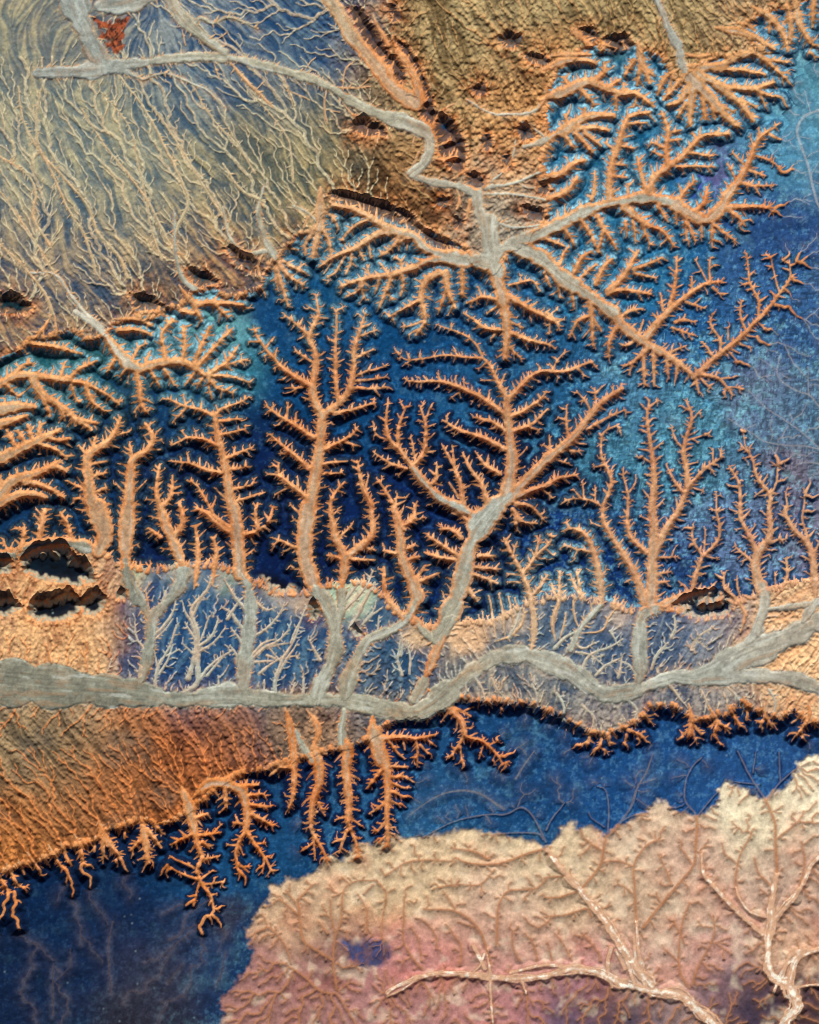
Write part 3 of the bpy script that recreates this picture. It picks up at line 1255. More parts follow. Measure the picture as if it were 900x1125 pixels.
strokes = []                              # [system, class, points, widths]
WS = dict(o=.80, g=.82, r=1.0, b=.85, t=.5, w=.8, p=.6)
for s_, c_, P, w0, w1 in lines:
    A, W = smooth_line(P, w0 * WS[c_], max(w1 * WS[c_], .42 if c_ not in 'tp' else .3), c_)
    if c_ == 'o':
        fat = ((A[:, 0] > 590) & (A[:, 1] < 240)) | ((A[:, 0] < 78) & (A[:, 1] > 380) & (A[:, 1] < 590)) | ((A[:, 1] > 785) & (A[:, 0] < 480))
        W = W * np.where(fat, 1.22, 1.0)
    ix_ = int(np.clip((A[0, 0] - X0) / ST, 0, NX - 1)); iy_ = int(np.clip((A[0, 1] - Y0) / ST, 0, NY - 1))
    if c_ == 'o' and low[iy_, ix_] < -2.5:                # heads of spurs on open ground emerge gradually
        n_ = min(len(W), 9); W[:n_] *= np.linspace(.22, 1, n_)
    if c_ == 'w' and W.max() > 1.5:                       # a braided bed: several strands that part and meet
        tg = np.gradient(A, axis=0); tg /= np.hypot(*tg.T)[:, None] + 1e-6; nrm = np.stack([-tg[:, 1], tg[:, 0]], 1)
        al = np.arange(len(A)) * 2.6
        for b_ in range(5):
            off = W * (.95 * np.sin(al / random.uniform(16, 34) + random.uniform(0, 6)) + .25 * np.sin(al / 7 + b_))
            strokes.append([s_, 'w', A + nrm * off[:, None], np.maximum(W * random.uniform(.10, .24), .45)])
        W = W * .55
    strokes.append([s_, c_, A, W])

S = np.full((NY, NX), 99.0, F4)           # signed distance to channel edge (near channels only)
CLS = np.zeros((NY, NX), np.uint8); SYS = np.full((NY, NX), -1, np.int16); WL = np.zeros((NY, NX), F4); TX = np.ones((NY, NX), F4); TY = np.zeros((NY, NX), F4)
CODE = dict(o=1, g=2, r=3, b=4, t=5, w=6, p=7)

def stamp(st, pad=3.0):
    for s_, c_, A, W in st:
        code = CODE[c_]
        for i in range(len(A) - 1):
            ax, ay = A[i]; bx, by = A[i + 1]; wa, wb = W[i], W[i + 1]
            r = max(wa, wb) + pad
            i0 = max(0, int((min(ax, bx) - r - X0) / ST)); i1 = min(NX, int((max(ax, bx) + r - X0) / ST) + 2)
            j0 = max(0, int((min(ay, by) - r - Y0) / ST)); j1 = min(NY, int((max(ay, by) + r - Y0) / ST) + 2)
            if i0 >= i1 or j0 >= j1: continue
            px = gx[i0:i1][None, :] - ax; py = gy[j0:j1][:, None] - ay
            dx, dy = bx - ax, by - ay
            t = np.clip((px * dx + py * dy) / (dx * dx + dy * dy + 1e-9), 0, 1)
            w = wa + (wb - wa) * t
            d = np.sqrt((px - t * dx) ** 2 + (py - t * dy) ** 2) - w
            sub = S[j0:j1, i0:i1]; m = d < sub
            if m.any():
                sub[m] = d[m]; CLS[j0:j1, i0:i1][m] = code; SYS[j0:j1, i0:i1][m] = s_
                q = WL[j0:j1, i0:i1]; q[m] = np.broadcast_to(w, m.shape)[m]
                if W[i] > 1.2:
                    e = math.hypot(dx, dy) + 1e-6; TX[j0:j1, i0:i1][m] = dx / e; TY[j0:j1, i0:i1][m] = dy / e
# shallow classes first so that deep ones win ties later
order = {'t': 0, 'p': 0, 'b': 1, 'w': 2, 'o': 3, 'g': 4, 'r': 5}
stamp(sorted(strokes, key=lambda s: order[s[1]]))

# ------------------------------------------------------------------ side gullies grown away from every channel
def grid_at(A, x, y):
    i = int((x - X0) / ST); j = int((y - Y0) / ST)
    if 0 <= i < NX and 0 <= j < NY: return A[j, i]
    return None

def grow(src, spacing, lmin, lmax, w0, classes, sysmap=None, keep=1.0, minlen=2.5, ang=(48, 82), wref=0):
    floor = (S < 0) | (low < -2)
    D, _ = edt(S < 0, 26)
    new = []
    for s_, c_, A, W in src:
        if c_ not in classes: continue
        seg = np.hypot(*(A[1:] - A[:-1]).T); arc = np.concatenate([[0], np.cumsum(seg)]); T = arc[-1]
        for side in (-1, 1):
            u = random.uniform(0, spacing)
            while u < T:
                i = min(len(seg) - 1, int(np.searchsorted(arc, u, side='right')) - 1)
                f = (u - arc[i]) / (seg[i] + 1e-9); p = A[i] + (A[i + 1] - A[i]) * f; w = W[i]
                u += spacing * random.uniform(.55, 1.5) * (1.0 if w > 1.2 else .9)
                if random.random() > keep * (min(1, .12 + w / wref) ** 1.6 if wref else 1): continue
                if not (-20 < p[0] < 920 and -20 < p[1] < 1145): continue
                l0 = grid_at(low, *p)
                if l0 is None: continue
                t = (A[i + 1] - A[i]) / (seg[i] + 1e-9); th = math.atan2(t[1], t[0])
                a = th + side * math.radians(random.uniform(*ang))
                L = (lmin + (lmax * 1.45 - lmin) * random.random() ** 2) * (.75 + .25 * min(w, 4) / 2.0)
                if l0 < -3 and random.random() < .45: continue
                if l0 < -3: L *= .6
                q = p + .7 * w * np.array([math.cos(a), math.sin(a)]); pts = [q]; run = 0; dprev = -1
                while run < L + .3 * w:
                    q = q + 1.5 * np.array([math.cos(a), math.sin(a)]); run += 1.5
                    a -= side * random.uniform(-.05, .11)
                    d = grid_at(D, *q)
                    if d is None or (run > w * .3 + 1.6 and d < dprev + .25): break
                    ll = grid_at(low, *q)
                    if ll < -2 and l0 > 0: break
                    dprev = d if d is not None else 0; pts.append(q)
                if len(pts) * 1.5 >= minlen + .3 * w:
                    P = np.array(pts); ww = w0 * (.75 + .5 * random.random()) * np.linspace(1.15, .12, len(P)) ** .8
                    new.append([s_, c_ if c_ != 'g' else 'o', P, np.maximum(ww * (1 if c_ == 'o' or c_ == 'g' else .7), .16)])
    return new

main = [s for s in strokes]
deepm = [s for s in main if s[1] in 'og' and s[3].max() > 1.5]
g1 = grow(deepm, 12, 4.5, 9.5, 1.35, 'og', minlen=4, keep=.6, wref=2.2); stamp(g1)
g2 = grow(main, 9.5, 2.4, 5.8, 1.15, 'og', keep=.8, wref=2.6); stamp(g2)
g2b = grow([s for s in main if s[1] in 'b'], 6, 3, 9, 1.2, 'b', keep=.9, minlen=3); stamp(g2b)
# fringe of gullies along the scarps: walk the lowland outlines
def outline(poly, sysid):
    P = np.array(poly, float); out = []
    for i in range(len(P) - 1):
        m = max(2, int(np.hypot(*(P[i + 1] - P[i])) / 3))
        for t in np.arange(m) / m: out.append(P[i] * (1 - t) + P[i + 1] * t)
    A = np.array(out)
    return [sysid, 'o', A, np.full(len(A), .5)]
NS = len(systems)
systems.append(('scarp_gullies', 'fringe of tiny orange gullies biting into the blue plateau around the sandy fan'))
systems.append(('scarp_gullies', 'fringe of tiny orange gullies along both edges of the low ground beside the river'))
rim = [outline(FAN[3:-3], NS), outline(RIVER_LOW[1:-1], NS + 1)]
for hp, rough in HOLES: rim.append(outline(hp + hp[:1], NS if hp[0][1] < 500 else NS + 1))
def rimgrow(rim, spacing, lmin, lmax, w0):
    out = []
    for s_, c_, A, W in rim:
        for k in range(0, len(A) - 1):
            if random.random() > 3.4 / spacing: continue
            p = A[k] + rng.normal(0, 1.5, 2)
            # slide to the true edge, follow the outward gradient
            for _ in range(6):
                a0 = grid_at(low, *p)
                if a0 is None: break
                gxx = (grid_at(low, p[0] + 3, p[1]) or 0) - (grid_at(low, p[0] - 3, p[1]) or 0); gyy = (grid_at(low, p[0], p[1] + 3) or 0) - (grid_at(low, p[0], p[1] - 3) or 0)
                n = math.hypot(gxx, gyy)
                if n < .3: break
                p = p - np.array([gxx, gyy]) / n * a0 * .7
            if a0 is None or n < .3: continue
            a = math.atan2(gyy, gxx) + random.uniform(-.45, .45)
            L = random.uniform(lmin, lmax); q = p - 3 * np.array([math.cos(a), math.sin(a)]); pts = [q]
            for r in range(int((L + 3) / 1.5)):
                q = q + 1.5 * np.array([math.cos(a), math.sin(a)]); a += random.uniform(-.15, .15); pts.append(q)
                v = grid_at(S, *q)
                if v is None or (r > 3 and v < 1.0): break
            P = np.array(pts)
            if len(P) > 3: out.append([s_, 'o', P, w0 * (.7 + .6 * random.random()) * (1.35 if (p[1] > 800 and p[0] < 480) else 1.0) * np.linspace(1.3, .15, len(P))])
    return out
g3 = rimgrow(rim[:2], 10, 5, 11, 1.6); stamp(g3)
g3b = rimgrow(rim, 5, 2, 5, .7) ; stamp(g3b)
g4 = grow(deepm + g3, 5.2, 1.4, 3.2, .85, 'og', minlen=1.4, ang=(60, 95), wref=3.2); stamp(g4, 2.0)
print('gullies', len(g1), len(g2), len(g2b), len(g3), len(g3b), len(g4))

# ------------------------------------------------------------------ threads of sand and rills running down the lowland slopes
FLOW = [  # x, y, radius, heading of flow in degrees (0 = east, 90 = south in map)
 (40,200,90,70),(110,160,90,58),(200,160,90,52),(280,150,80,50),(60,300,80,48),(160,280,80,62),(260,240,80,62),(340,180,60,75),(380,160,50,100),(400,200,60,30),(120,60,60,160),(220,50,60,40),(330,40,60,50),
 (480,30,60,62),(540,40,60,60),(600,40,50,55),(660,30,40,60),(560,120,40,60),(560,200,40,160),(640,20,40,70),
 (60,700,60,100),(20,700,60,110),(120,700,40,95),(200,700,60,110),(300,700,60,100),(400,710,50,120),(600,760,80,75),(540,745,40,70),(680,780,60,95),(760,780,60,90),(850,780,60,95),
 (20,820,70,38),(100,830,70,42),(200,820,70,60),(60,900,60,60),(150,880,60,62),(260,820,50,80),(330,800,50,85),(640,720,60,130),(760,710,60,110),(860,720,60,150),(400,790,50,100)]
fa = [(x, y, r, math.cos(math.radians(a))) for x, y, r, a in FLOW]; fb = [(x, y, r, math.sin(math.radians(a))) for x, y, r, a in FLOW]
FXv = scal(fa); FYv = scal(fb)
fn = vn(34, seed=71) * .45 + vn(15, seed=72) * .55 + vn(7, seed=73) * .35
TH = np.arctan2(FYv, FXv) + fn * .8
def threads(n, regs, lmin, lmax, w0, w1, code, merge=True):
    out = []
    for k in range(n):
        x0, y0, x1, y1 = regs[k % len(regs)]
        p = np.array([random.uniform(x0, x1), random.uniform(y0, y1)])
        l = grid_at(low, *p)
        if l is None or l > -3: continue
        L = random.uniform(lmin, lmax); pts = [p]; r = 0
        while r < L:
            th = grid_at(TH, *p)
            if th is None: break
            p = p + 2.2 * np.array([math.cos(th), math.sin(th)]); r += 2.2
            l = grid_at(low, *p)
            if l is None or l > 1: break
            pts.append(p)
        if len(pts) > 3:
            P = np.array(pts); s = np.linspace(0, 1, len(P))
            out.append([code, 'o', P, (w0 + (w1 - w0) * s) * random.uniform(.6, 1.4)])
    return out
TS = np.full((NY, NX), 9.0, F4); TK = np.zeros((NY, NX), np.uint8)
def stamp_threads(st, pad=2.5):
    for code, c_, A, W in st:
        for i in range(len(A) - 1):
            ax, ay = A[i]; bx, by = A[i + 1]; r = W[i] + pad
            i0 = max(0, int((min(ax, bx) - r - X0) / ST)); i1 = min(NX, int((max(ax, bx) + r - X0) / ST) + 2)
            j0 = max(0, int((min(ay, by) - r - Y0) / ST)); j1 = min(NY, int((max(ay, by) + r - Y0) / ST) + 2)
            if i0 >= i1 or j0 >= j1: continue
            px = gx[i0:i1][None, :] - ax; py = gy[j0:j1][:, None] - ay; dx, dy = bx - ax, by - ay
            t = np.clip((px * dx + py * dy) / (dx * dx + dy * dy + 1e-9), 0, 1)
            d = (np.sqrt((px - t * dx) ** 2 + (py - t * dy) ** 2) - W[i]).astype(F4)
            sub = TS[j0:j1, i0:i1]; m = d < sub
            sub[m] = d[m]; TK[j0:j1, i0:i1][m] = code
def lic(noise, ux, uy, n, step=1.0):
    "noise smeared along a direction field: the streaks that running water leaves"
    acc = noise.copy(); J, I = np.mgrid[0:NY, 0:NX]
    for sg in (1.0, -1.0):
        px = I.astype(F4); py = J.astype(F4)
        for k in range(n):
            i = np.clip(px + .5, 0, NX - 1).astype(np.int32); j = np.clip(py + .5, 0, NY - 1).astype(np.int32)
            px += sg * step * ux[j, i]; py += sg * step * uy[j, i]
            i = np.clip(px + .5, 0, NX - 1).astype(np.int32); j = np.clip(py + .5, 0, NY - 1).astype(np.int32)
            acc += noise[j, i]
    acc /= acc.std(); return acc.astype(F4)
ux = np.cos(TH).astype(F4); uy = np.sin(TH).astype(F4)
w1 = rng.normal(size=(NY, NX)).astype(F4)
LA = lic(blur0(w1, 2), ux, uy, 11, 1.4)              # rills a few metres wide
LB = lic(blur0(vn(4.5, seed=171) + .4 * w1, 1), ux, uy, 16, 1.7)   # broader washes
LA = .8 * LA + .25 * rng.normal(size=(NY, NX)).astype(F4)

# ------------------------------------------------------------------ drainage: every slope sheds its water down a least-cost tree
import heapq
def drainage():
    st = 2; cy = np.arange(0, NY, st); cx = np.arange(0, NX, st); h, w = len(cy), len(cx)
    ss = S[::st, ::st]; ll = low[::st, ::st]; cc = CLS[::st, ::st]; X = GX[::st, ::st]; Y = GY[::st, ::st]
    lowreg = ll < -1.0
    fan = Y < 450
    seed = (ss < 0) & ~(lowreg & fan & ~((X > 430) & (Y > 215))) & (cc != 5)
    seed |= lowreg & fan & (ll > -4) & (Y > 110 + .25 * X) & (X < 420)
    seed |= lowreg & fan & (X > 470) & (ll > -4)
    seed |= lowreg & ~fan & (ll > -4) & (Y > 700)
    n0 = np.random.default_rng(77)
    cost = np.exp(n0.normal(size=(h, w)) * .85) * (1 + .6 * vn(9, seed=301)[::st, ::st])
    cost = np.maximum(cost, .08)
    # plateau and lowland do not drain into each other except over the rim
    cost = np.where(np.abs(ll) < 1.5, cost * 6, cost)
    fx = np.where(lowreg, ux[::st, ::st], 0); fy = np.where(lowreg, uy[::st, ::st], 0)
    # pad
    pw = w + 2
    def pad(A, v): 
        B = np.full((h + 2, pw), v, dtype=float); B[1:-1, 1:-1] = A; return B.ravel()
    C = pad(cost, 0); FX = pad(fx, 0); FY = pad(fy, 0); sd = pad(seed, 0) > 0
    done = np.ones((h + 2) * pw, bool); t = np.zeros((h + 2, pw), bool); t[1:-1, 1:-1] = True; done[t.ravel()] = False
    nb = [(1, 1, 0, 1.), (-1, -1, 0, 1.), (pw, 0, 1, 1.), (-pw, 0, -1, 1.), (pw + 1, 1, 1, 1.41), (pw - 1, -1, 1, 1.41), (-pw + 1, 1, -1, 1.41), (-pw - 1, -1, -1, 1.41)]
    EC = []
    for off, dx, dy, L in nb:
        e = L * C * (1.0 + 2.2 * np.clip((FX * dx + FY * dy) / L + np.hypot(FX, FY), 0, 2)); EC.append((off, np.roll(e, -off).tolist()))
    dist = [1e18] * len(C); pred = [-1] * len(C); dn = done.tolist(); heap = []
    for i in np.nonzero(sd)[0].tolist(): dist[i] = 0.0; heap.append((0.0, i))
    order = []; pop = heapq.heappop; push = heapq.heappush
    while heap:
        dd, i = pop(heap)
        if dn[i]: continue
        dn[i] = True; order.append(i)
        for off, e in EC:
            j = i + off
            if not dn[j]:
                v = dd + e[i]
                if v < dist[j]: dist[j] = v; pred[j] = i; push(heap, (v, j))
    A = [1.0] * len(C)
    for i in reversed(order):
        p = pred[i]
        if p >= 0: A[p] += A[i]
    A = np.array(A); P = np.array(pred)
    j, i = np.divmod(np.arange(len(C)), pw)
    jit = n0.uniform(-.42, .42, (len(C), 2))
    px = X0 + ((i - 1) * st + jit[:, 0] * st) * ST; py = Y0 + ((j - 1) * st + jit[:, 1] * st) * ST
    ok = P >= 0; q = np.where(ok, P, 0)
    for _ in range(2):
        npx = np.where(ok, .5 * px + .5 * px[q], px); npy = np.where(ok, .5 * py + .5 * py[q], py); px, py = npx, npy
    return A, P, px, py, sd
DA, DP, DX, DY, DSEED = drainage()
print('drainage done')
# distance from the nearest traced channel, before the fine network is cut
D0, _ = edt((S < 0) | (low < 0), 40)
SRC0 = _
def at(Aa, x, y):
    i = np.clip(((x - X0) / ST + .5).astype(int), 0, NX - 1); j = np.clip(((y - Y0) / ST + .5).astype(int), 0, NY - 1); return Aa[j, i]
k_ = np.nonzero((DP >= 0) & (DA > 5))[0]; q_ = DP[k_]
nx_, ny_ = DX[k_], DY[k_]; mx_, my_ = DX[q_], DY[q_]; na = DA[k_]
nl = at(low, nx_, ny_); nd = at(D0, nx_, ny_); npk = at(poly_sdf([(250,1180),(245,1125),(243,1100),(272,1062),(272,1020),(298,974),(335,965),(388,930),(440,919),(520,911),(590,924),(636,912),(690,902),(732,878),(780,890),(796,857),(842,878),(900,829),(990,822),(990,1190)]), nx_, ny_)
nsys = at(SYS, 0 * nx_, 0 * ny_)
near_sys = SYS.ravel()[SRC0.ravel()].reshape(NY, NX); near_cls = CLS.ravel()[SRC0.ravel()].reshape(NY, NX); near_w = WL.ravel()[SRC0.ravel()].reshape(NY, NX)
ns_ = at(near_sys, nx_, ny_); nc_ = at(near_cls, nx_, ny_); nw_ = at(near_w, nx_, ny_)
fine_st = []; thr_st = []
for t in range(len(k_)):
    x, y, X2, Y2, a = nx_[t], ny_[t], mx_[t], my_[t], na[t]
    if nl[t] > 0:
        d = nd[t]
        if npk[t] < -2:
            if a > 13:
                w = min(.12 + .03 * a ** .5, .65)
                fine_st.append([ns_[t] if ns_[t] >= 0 else 0, 'p', np.array([[x, y], [X2, Y2]]), np.array([w, w])])
            continue
        if a > (45 if not (x < 300 and y > 880) else 200) and (y > 770 or (x > 640 and y > 300) or x > 840) and d > 3:
            w = min(.12 + .022 * a ** .5, .6); fine_st.append([ns_[t] if ns_[t] >= 0 else 0, 't', np.array([[x, y], [X2, Y2]]), np.array([w, w])])
        if nc_[t] in (1, 2, 3) or nc_[t] == 0:
            reach = 4.5 + 2.2 * min(nw_[t], 4) + .04 * a
            if d < reach and a > 4 + 9 * (d / reach) ** 2:
                w = min(.26 + .10 * a ** .5, 1.5) * (1.2 - .98 * d / reach)
                if w > .2: fine_st.append([ns_[t] if ns_[t] >= 0 else (NS if y < 500 else NS + 1), 'o', np.array([[x, y], [X2, Y2]]), np.array([w, w])])
    elif nl[t] < -2 and not (x < 80 and y < 62):
        thr = 16 if y < 450 else (5 if (140 < x < 860 and 620 < y < 765) else 14)
        if a > thr:
            w = min(.12 + (.040 if thr > 5 else .12) * (a - thr * .5) ** .5, 1.5 if thr > 5 else 2.1)
            thr_st.append([1 if (y < 400 and x < 430) or (x > 480 and y > 400) else (2 if y > 600 and not (140 < x < 480 and y < 760) else (1 if y > 600 else 3)), 'o', np.array([[x, y], [X2, Y2]]), np.array([w, w])])
print('fine', len(fine_st), len(thr_st))
stamp(fine_st, 1.6); 
for q in thr_st:
    if 140 < q[2][0][0] < 860 and 620 < q[2][0][1] < 765: q[0] = 4
stamp_threads(thr_st, 1.8)

# ------------------------------------------------------------------ distances
low = np.where((low < 2.5) & (low > -1.6) & (S < 1.3) & (holes > 5) & ~np.isin(CLS, (4, 5, 7)), np.float32(-1.6), low)
FLOORM = (S < 0) | (low < 0)
Dout, src = edt(FLOORM, 46)
fine = np.minimum(S, low)
Dout = np.where(FLOORM, 0, np.where(fine < 1.2, np.maximum(fine, 0), Dout)).astype(F4)
Din, _ = edt(~FLOORM, 30)
EM, _s = edt(S < 0, 14); cls_src_near = CLS.ravel()[_s]; EM = np.where(EM > 13, 99, EM).astype(F4)

# ------------------------------------------------------------------ heights (map units)
DEPTH = scal([(80,500,90,11),(250,560,90,12),(400,580,90,12),(550,560,90,12),(600,600,60,11),(560,420,70,9),(450,420,60,9),(330,380,60,7),(720,560,70,7),(820,560,80,6),(760,480,80,4.5),(860,420,80,3.5),
   (700,150,80,11),(800,120,60,10),(650,260,60,11),(760,250,70,8),(880,200,50,3),(400,290,70,12),(530,330,60,11),(650,360,60,9),(760,360,60,5),(200,400,60,11),(100,420,70,12),(60,360,40,10),(470,120,50,14),(40,640,60,17),
   (500,800,90,12),(700,800,80,12),(850,800,60,12),(350,880,60,12),(200,920,70,12),(60,960,60,12),(300,1000,90,5),(500,960,90,5),(700,960,90,5),(860,1000,90,5),(550,860,60,9),(700,880,60,7),
   (380,225,25,15),(340,670,10,16),(770,665,20,13),(400,140,20,15)])
flw = np.where(S < .6, WL, 99.)
cls_src = CLS.ravel()[src].astype(np.uint8); w_src = np.where(S.ravel()[src] < .6, WL.ravel()[src], 9.0).reshape(NY, NX).astype(F4)
lowsrc = (low.ravel()[src] < 0).reshape(NY, NX)
# how far a floor lies above the lowland: narrow gullies hang high, wide canyons are cut to the bottom
pink_poly = [(250,1180),(245,1125),(243,1100),(256,1084),(272,1062),(277,1045),(272,1020),(285,1004),(294,990),(298,974),(314,966),(335,965),(350,952),(362,940),(374,942),(388,930),(410,925),(440,919),(456,921),(470,922),(490,914),(520,911),
  (545,915),(560,918),(590,924),(604,930),(613,918),(615,908),(626,902),(636,912),(646,905),(657,912),(664,925),(678,905),(690,902),(712,888),(722,877),(732,878),(740,890),(752,890),(765,897),(780,890),(790,878),(789,866),
  (796,857),(808,862),(820,866),(834,876),(842,878),(850,870),(868,856),(876,840),(886,831),(900,829),(990,822),(990,1190)]
pink = poly_sdf(pink_poly, q=3, warp=2.2, seed=91)
PK0 = sm(3.5, -3.5, pink)
PK_ = PK0
rise = np.clip(1 - (w_src - .3) / 1.9, 0, 1) * .72
shallow = np.isin(cls_src, (5, 7)) & ~lowsrc
rise = np.where(shallow, np.where(PK_ > .5, np.where(w_src < .62, .93, .82), .84), rise)
rise = np.where(np.isin(cls_src, (6,)) & ~lowsrc, .45, rise)
rise = np.where(lowsrc, 0, rise)
# soften steps of the floor level along the channels
def blur(A, n=1):
    for _ in range(n):
        A = A.copy(); A[1:-1] = (A[:-2] + 2 * A[1:-1] + A[2:]) * .25; A[:, 1:-1] = (A[:, :-2] + 2 * A[:, 1:-1] + A[:, 2:]) * .25
    return A
rise = blur(rise.astype(F4), 3)
zf = DEPTH * rise
PK = sm(3.5, -3.5, pink + 2.5 * fbm(5, 2, 93))
cw = 5.2 - 1.2 * PK + 1.0 * sm(8, 4, DEPTH)
n2s = fbm(14, 2, 7)
gy_, gx_ = np.gradient(blur0(Dout, 2)); gn = np.hypot(gx_, gy_) + 1e-3
FL = lic(w1, (gx_ / gn).astype(F4), (gy_ / gn).astype(F4), 4, 1.2); FL = blur0(FL, 1)
rib = FL * .7 + vn(5, seed=112) * .5
HM = sm(6, -2, holes); HK = HM * np.where(GY > 560, 1.0, .25)
drop = DEPTH - zf
wd = np.maximum(1.55 * drop, 2.5) * (1 + .12 * n2s) * (1 + 1.3 * PK) * (1 - .45 * HK)
wd = np.where((cls_src == 5) & (PK < .5), 13.0, wd)
q_ = np.clip((Dout + rib * .9 * sm(0, 2, Dout)) / wd, 0, 1)
cl = .35 * q_ + .65 * q_ * q_ * (3 - 2 * q_)
n1 = fbm(60, 4, 1); n2 = fbm(18, 4, 2); n3 = fbm(5, 3, 3); n4 = fbm(2.2, 2, 4)
wvx = 6 * vn(20, seed=5); 
ridg = 1 - np.abs(vn(9, 9, 121, GX + wvx, GY + 6 * vn(17, seed=122))) * 2
Z = zf + (DEPTH - zf) * cl + .05 * np.minimum(Dout, 30) * (1 - PK)
pillow = PK * 2.3 * (1 - np.exp(-np.minimum(Dout, 30) / 7.0))
Z = Z + pillow + PK * (.5 * n2 + .12 * n3)
flat = 1 - FLOORM
Z = Z + flat * (1 - PK) * (1.0 * n2 * sm(2, 14, Dout) + (.08 * n3 + .03 * n4) + .15 * ridg * sm(3, 10, Dout))
Z = Z + (1 - PK) * .3 * n1
def cone(A, k, n):
    "lower the ground until no slope is steeper than k: loose walls rest at their angle of repose"
    A = A.copy(); a_ = k * ST
    for _ in range(n):
        A[1:] = np.minimum(A[1:], A[:-1] + a_[1:]); A[:-1] = np.minimum(A[:-1], A[1:] + a_[:-1])
        A[:, 1:] = np.minimum(A[:, 1:], A[:, :-1] + a_[:, 1:]); A[:, :-1] = np.minimum(A[:, :-1], A[:, 1:] + a_[:, :-1])
        A[1:, 1:] = np.minimum(A[1:, 1:], A[:-1, :-1] + 1.414 * a_[1:, 1:]); A[:-1, :-1] = np.minimum(A[:-1, :-1], A[1:, 1:] + 1.414 * a_[:-1, :-1])
        A[1:, :-1] = np.minimum(A[1:, :-1], A[:-1, 1:] + 1.414 * a_[1:, :-1]); A[:-1, 1:] = np.minimum(A[:-1, 1:], A[1:, :-1] + 1.414 * a_[:-1, 1:])
    return A
# floors: talus aprons falling to a flat bed
chan = (S < 0)
isr = CLS == 3
LC_ = lic(w1, TX, TY, 9, 1.3); LC2_ = lic(vn(3.2, seed=173), TX, TY, 12, 1.6)
tal = np.where(chan, np.minimum(Din, 3.2) * .30, 0)
tal = np.where(chan & (low > -1), tal, tal * .4)
Z = Z - np.where(chan & np.isin(CLS, (1, 2)), tal, 0)
lowm = sm(1.0, -1.5, low) * (~chan)
apron = np.exp(-np.maximum(-low, 0) / 6.0) * 2.2
Z = Z + lowm * (apron * np.where(GY > 450, .25, .6) + .2 * n3 + .1 * n4)
tdep = sm(1.2, -.4, TS)
ROUGH = scal([(480,60,80,2.0),(575,120,50,3.4),(560,200,50,2.0),(430,190,40,2.0),(420,30,30,2.0),(660,40,40,1.5),(60,200,120,.25),(250,150,120,.3),(130,290,60,1.1),(100,860,90,1.5),(230,820,70,2.2),(380,790,40,2.0),(30,690,80,1.4),(250,690,80,.4),(600,760,60,.8),(650,790,30,2),(870,720,40,1.5),(370,740,25,1.6),(750,770,50,.9)])
ROUGH = ROUGH + 2.2 * np.exp(-np.maximum(-low, 0) / 11.0) * (GY < 400)
rr = np.abs(vn(7, seed=131) + .6 * vn(3.4, seed=132)); bump = (rr - .4) * 1.1
Z = Z + lowm * ROUGH * (bump + .6 * vn(2.6, seed=133)) * .8
LR = scal([(100,200,150,.75),(300,180,100,.9),(250,50,90,.7),(520,60,90,.9),(600,200,60,.8),(100,850,100,1.1),(250,830,80,1.0),(50,690,80,1.2),(250,690,100,.35),(600,760,80,1.0),(750,770,80,.8),(640,710,60,.5)])
Z = Z - lowm * (LR * (.30 * LA + .40 * LB))
Z = Z - lowm * tdep * (.9 + .3 * ROUGH)
inlow = (chan & (low < -1.5) & np.isin(CLS, (1, 2, 3, 4)))
Z = Z - np.where(inlow, np.minimum(Din * 0 + np.maximum(-S, 0), 2.0) * .55 + .3, 0)
Z = Z + np.where(chan & (CLS <= 3) & (WL > 2), .10 * LC2_ + .07 * LC_, 0)
Z = cone(Z.astype(F4), (.86 + .8 * HK).astype(F4), 20)
Z = blur(Z, 1) * .3 + Z * .7

# ------------------------------------------------------------------ ground colours
PL = field([(450,350,60,12,64,112),(330,330,50,16,62,110),(560,420,60,34,84,128),(400,420,60,14,68,116),(150,470,60,10,42,84),(300,580,70,4,22,62),(430,560,60,8,36,86),(200,560,60,4,24,64),(850,330,50,52,86,134),(750,480,50,78,124,150),(860,480,50,82,108,140),
  (850,150,50,84,134,168),(885,80,40,96,148,170),(700,430,40,76,116,150),(650,500,40,66,114,144),(800,590,40,98,112,150),(620,580,40,16,50,108),(760,640,30,28,64,122),(700,250,50,26,84,134),(650,130,50,22,84,122),
  (760,130,40,26,90,132),(640,200,50,30,94,130),(860,260,40,42,72,126),(550,850,60,24,66,114),(480,880,50,36,80,124),(700,830,60,28,70,124),(800,840,50,38,76,130),(100,1000,80,8,36,74),(160,1085,50,50,46,66),
  (40,1090,60,16,32,64),(150,1125,40,46,40,48),(250,1060,40,26,52,92),(222,950,40,22,68,112),(240,1010,20,60,50,62),(690,240,40,50,110,140),(760,380,40,36,84,136),(670,300,40,40,110,150),(380,300,60,20,80,120),(480,150,40,20,90,140),
  (230,370,30,110,160,160),(250,400,30,60,120,140),(100,380,50,30,80,90),(100,560,40,14,50,90),(60,630,30,16,40,60),(60,670,30,20,24,36),(200,420,50,26,70,110),(880,560,30,120,104,128),(865,510,20,150,112,120),(770,670,30,20,34,70),
  (830,440,30,110,110,140),(790,190,25,110,90,140),(770,215,20,40,70,170),(500,180,10,20,110,200),(850,30,40,60,100,120),(640,60,40,40,80,90),(250,560,60,10,42,94),(340,600,50,6,30,80)])
mott = sm(.05, .9, fbm(26, 4, 21) * .7 + .5 * fbm(7, 3, 22))
pale_w = scal([(750,500,110,.8),(860,480,80,.7),(850,130,70,.8),(560,420,60,.28),(440,380,80,.16),(330,350,60,.12),(700,160,90,.35),(650,560,50,.3),(450,560,80,.05),(150,480,80,.12),(880,250,50,.35),(100,1000,90,.05),(550,850,80,.25),(750,850,80,.25),(230,370,50,.5),(300,1100,60,.2),(60,640,50,.0),(820,600,50,.6)])
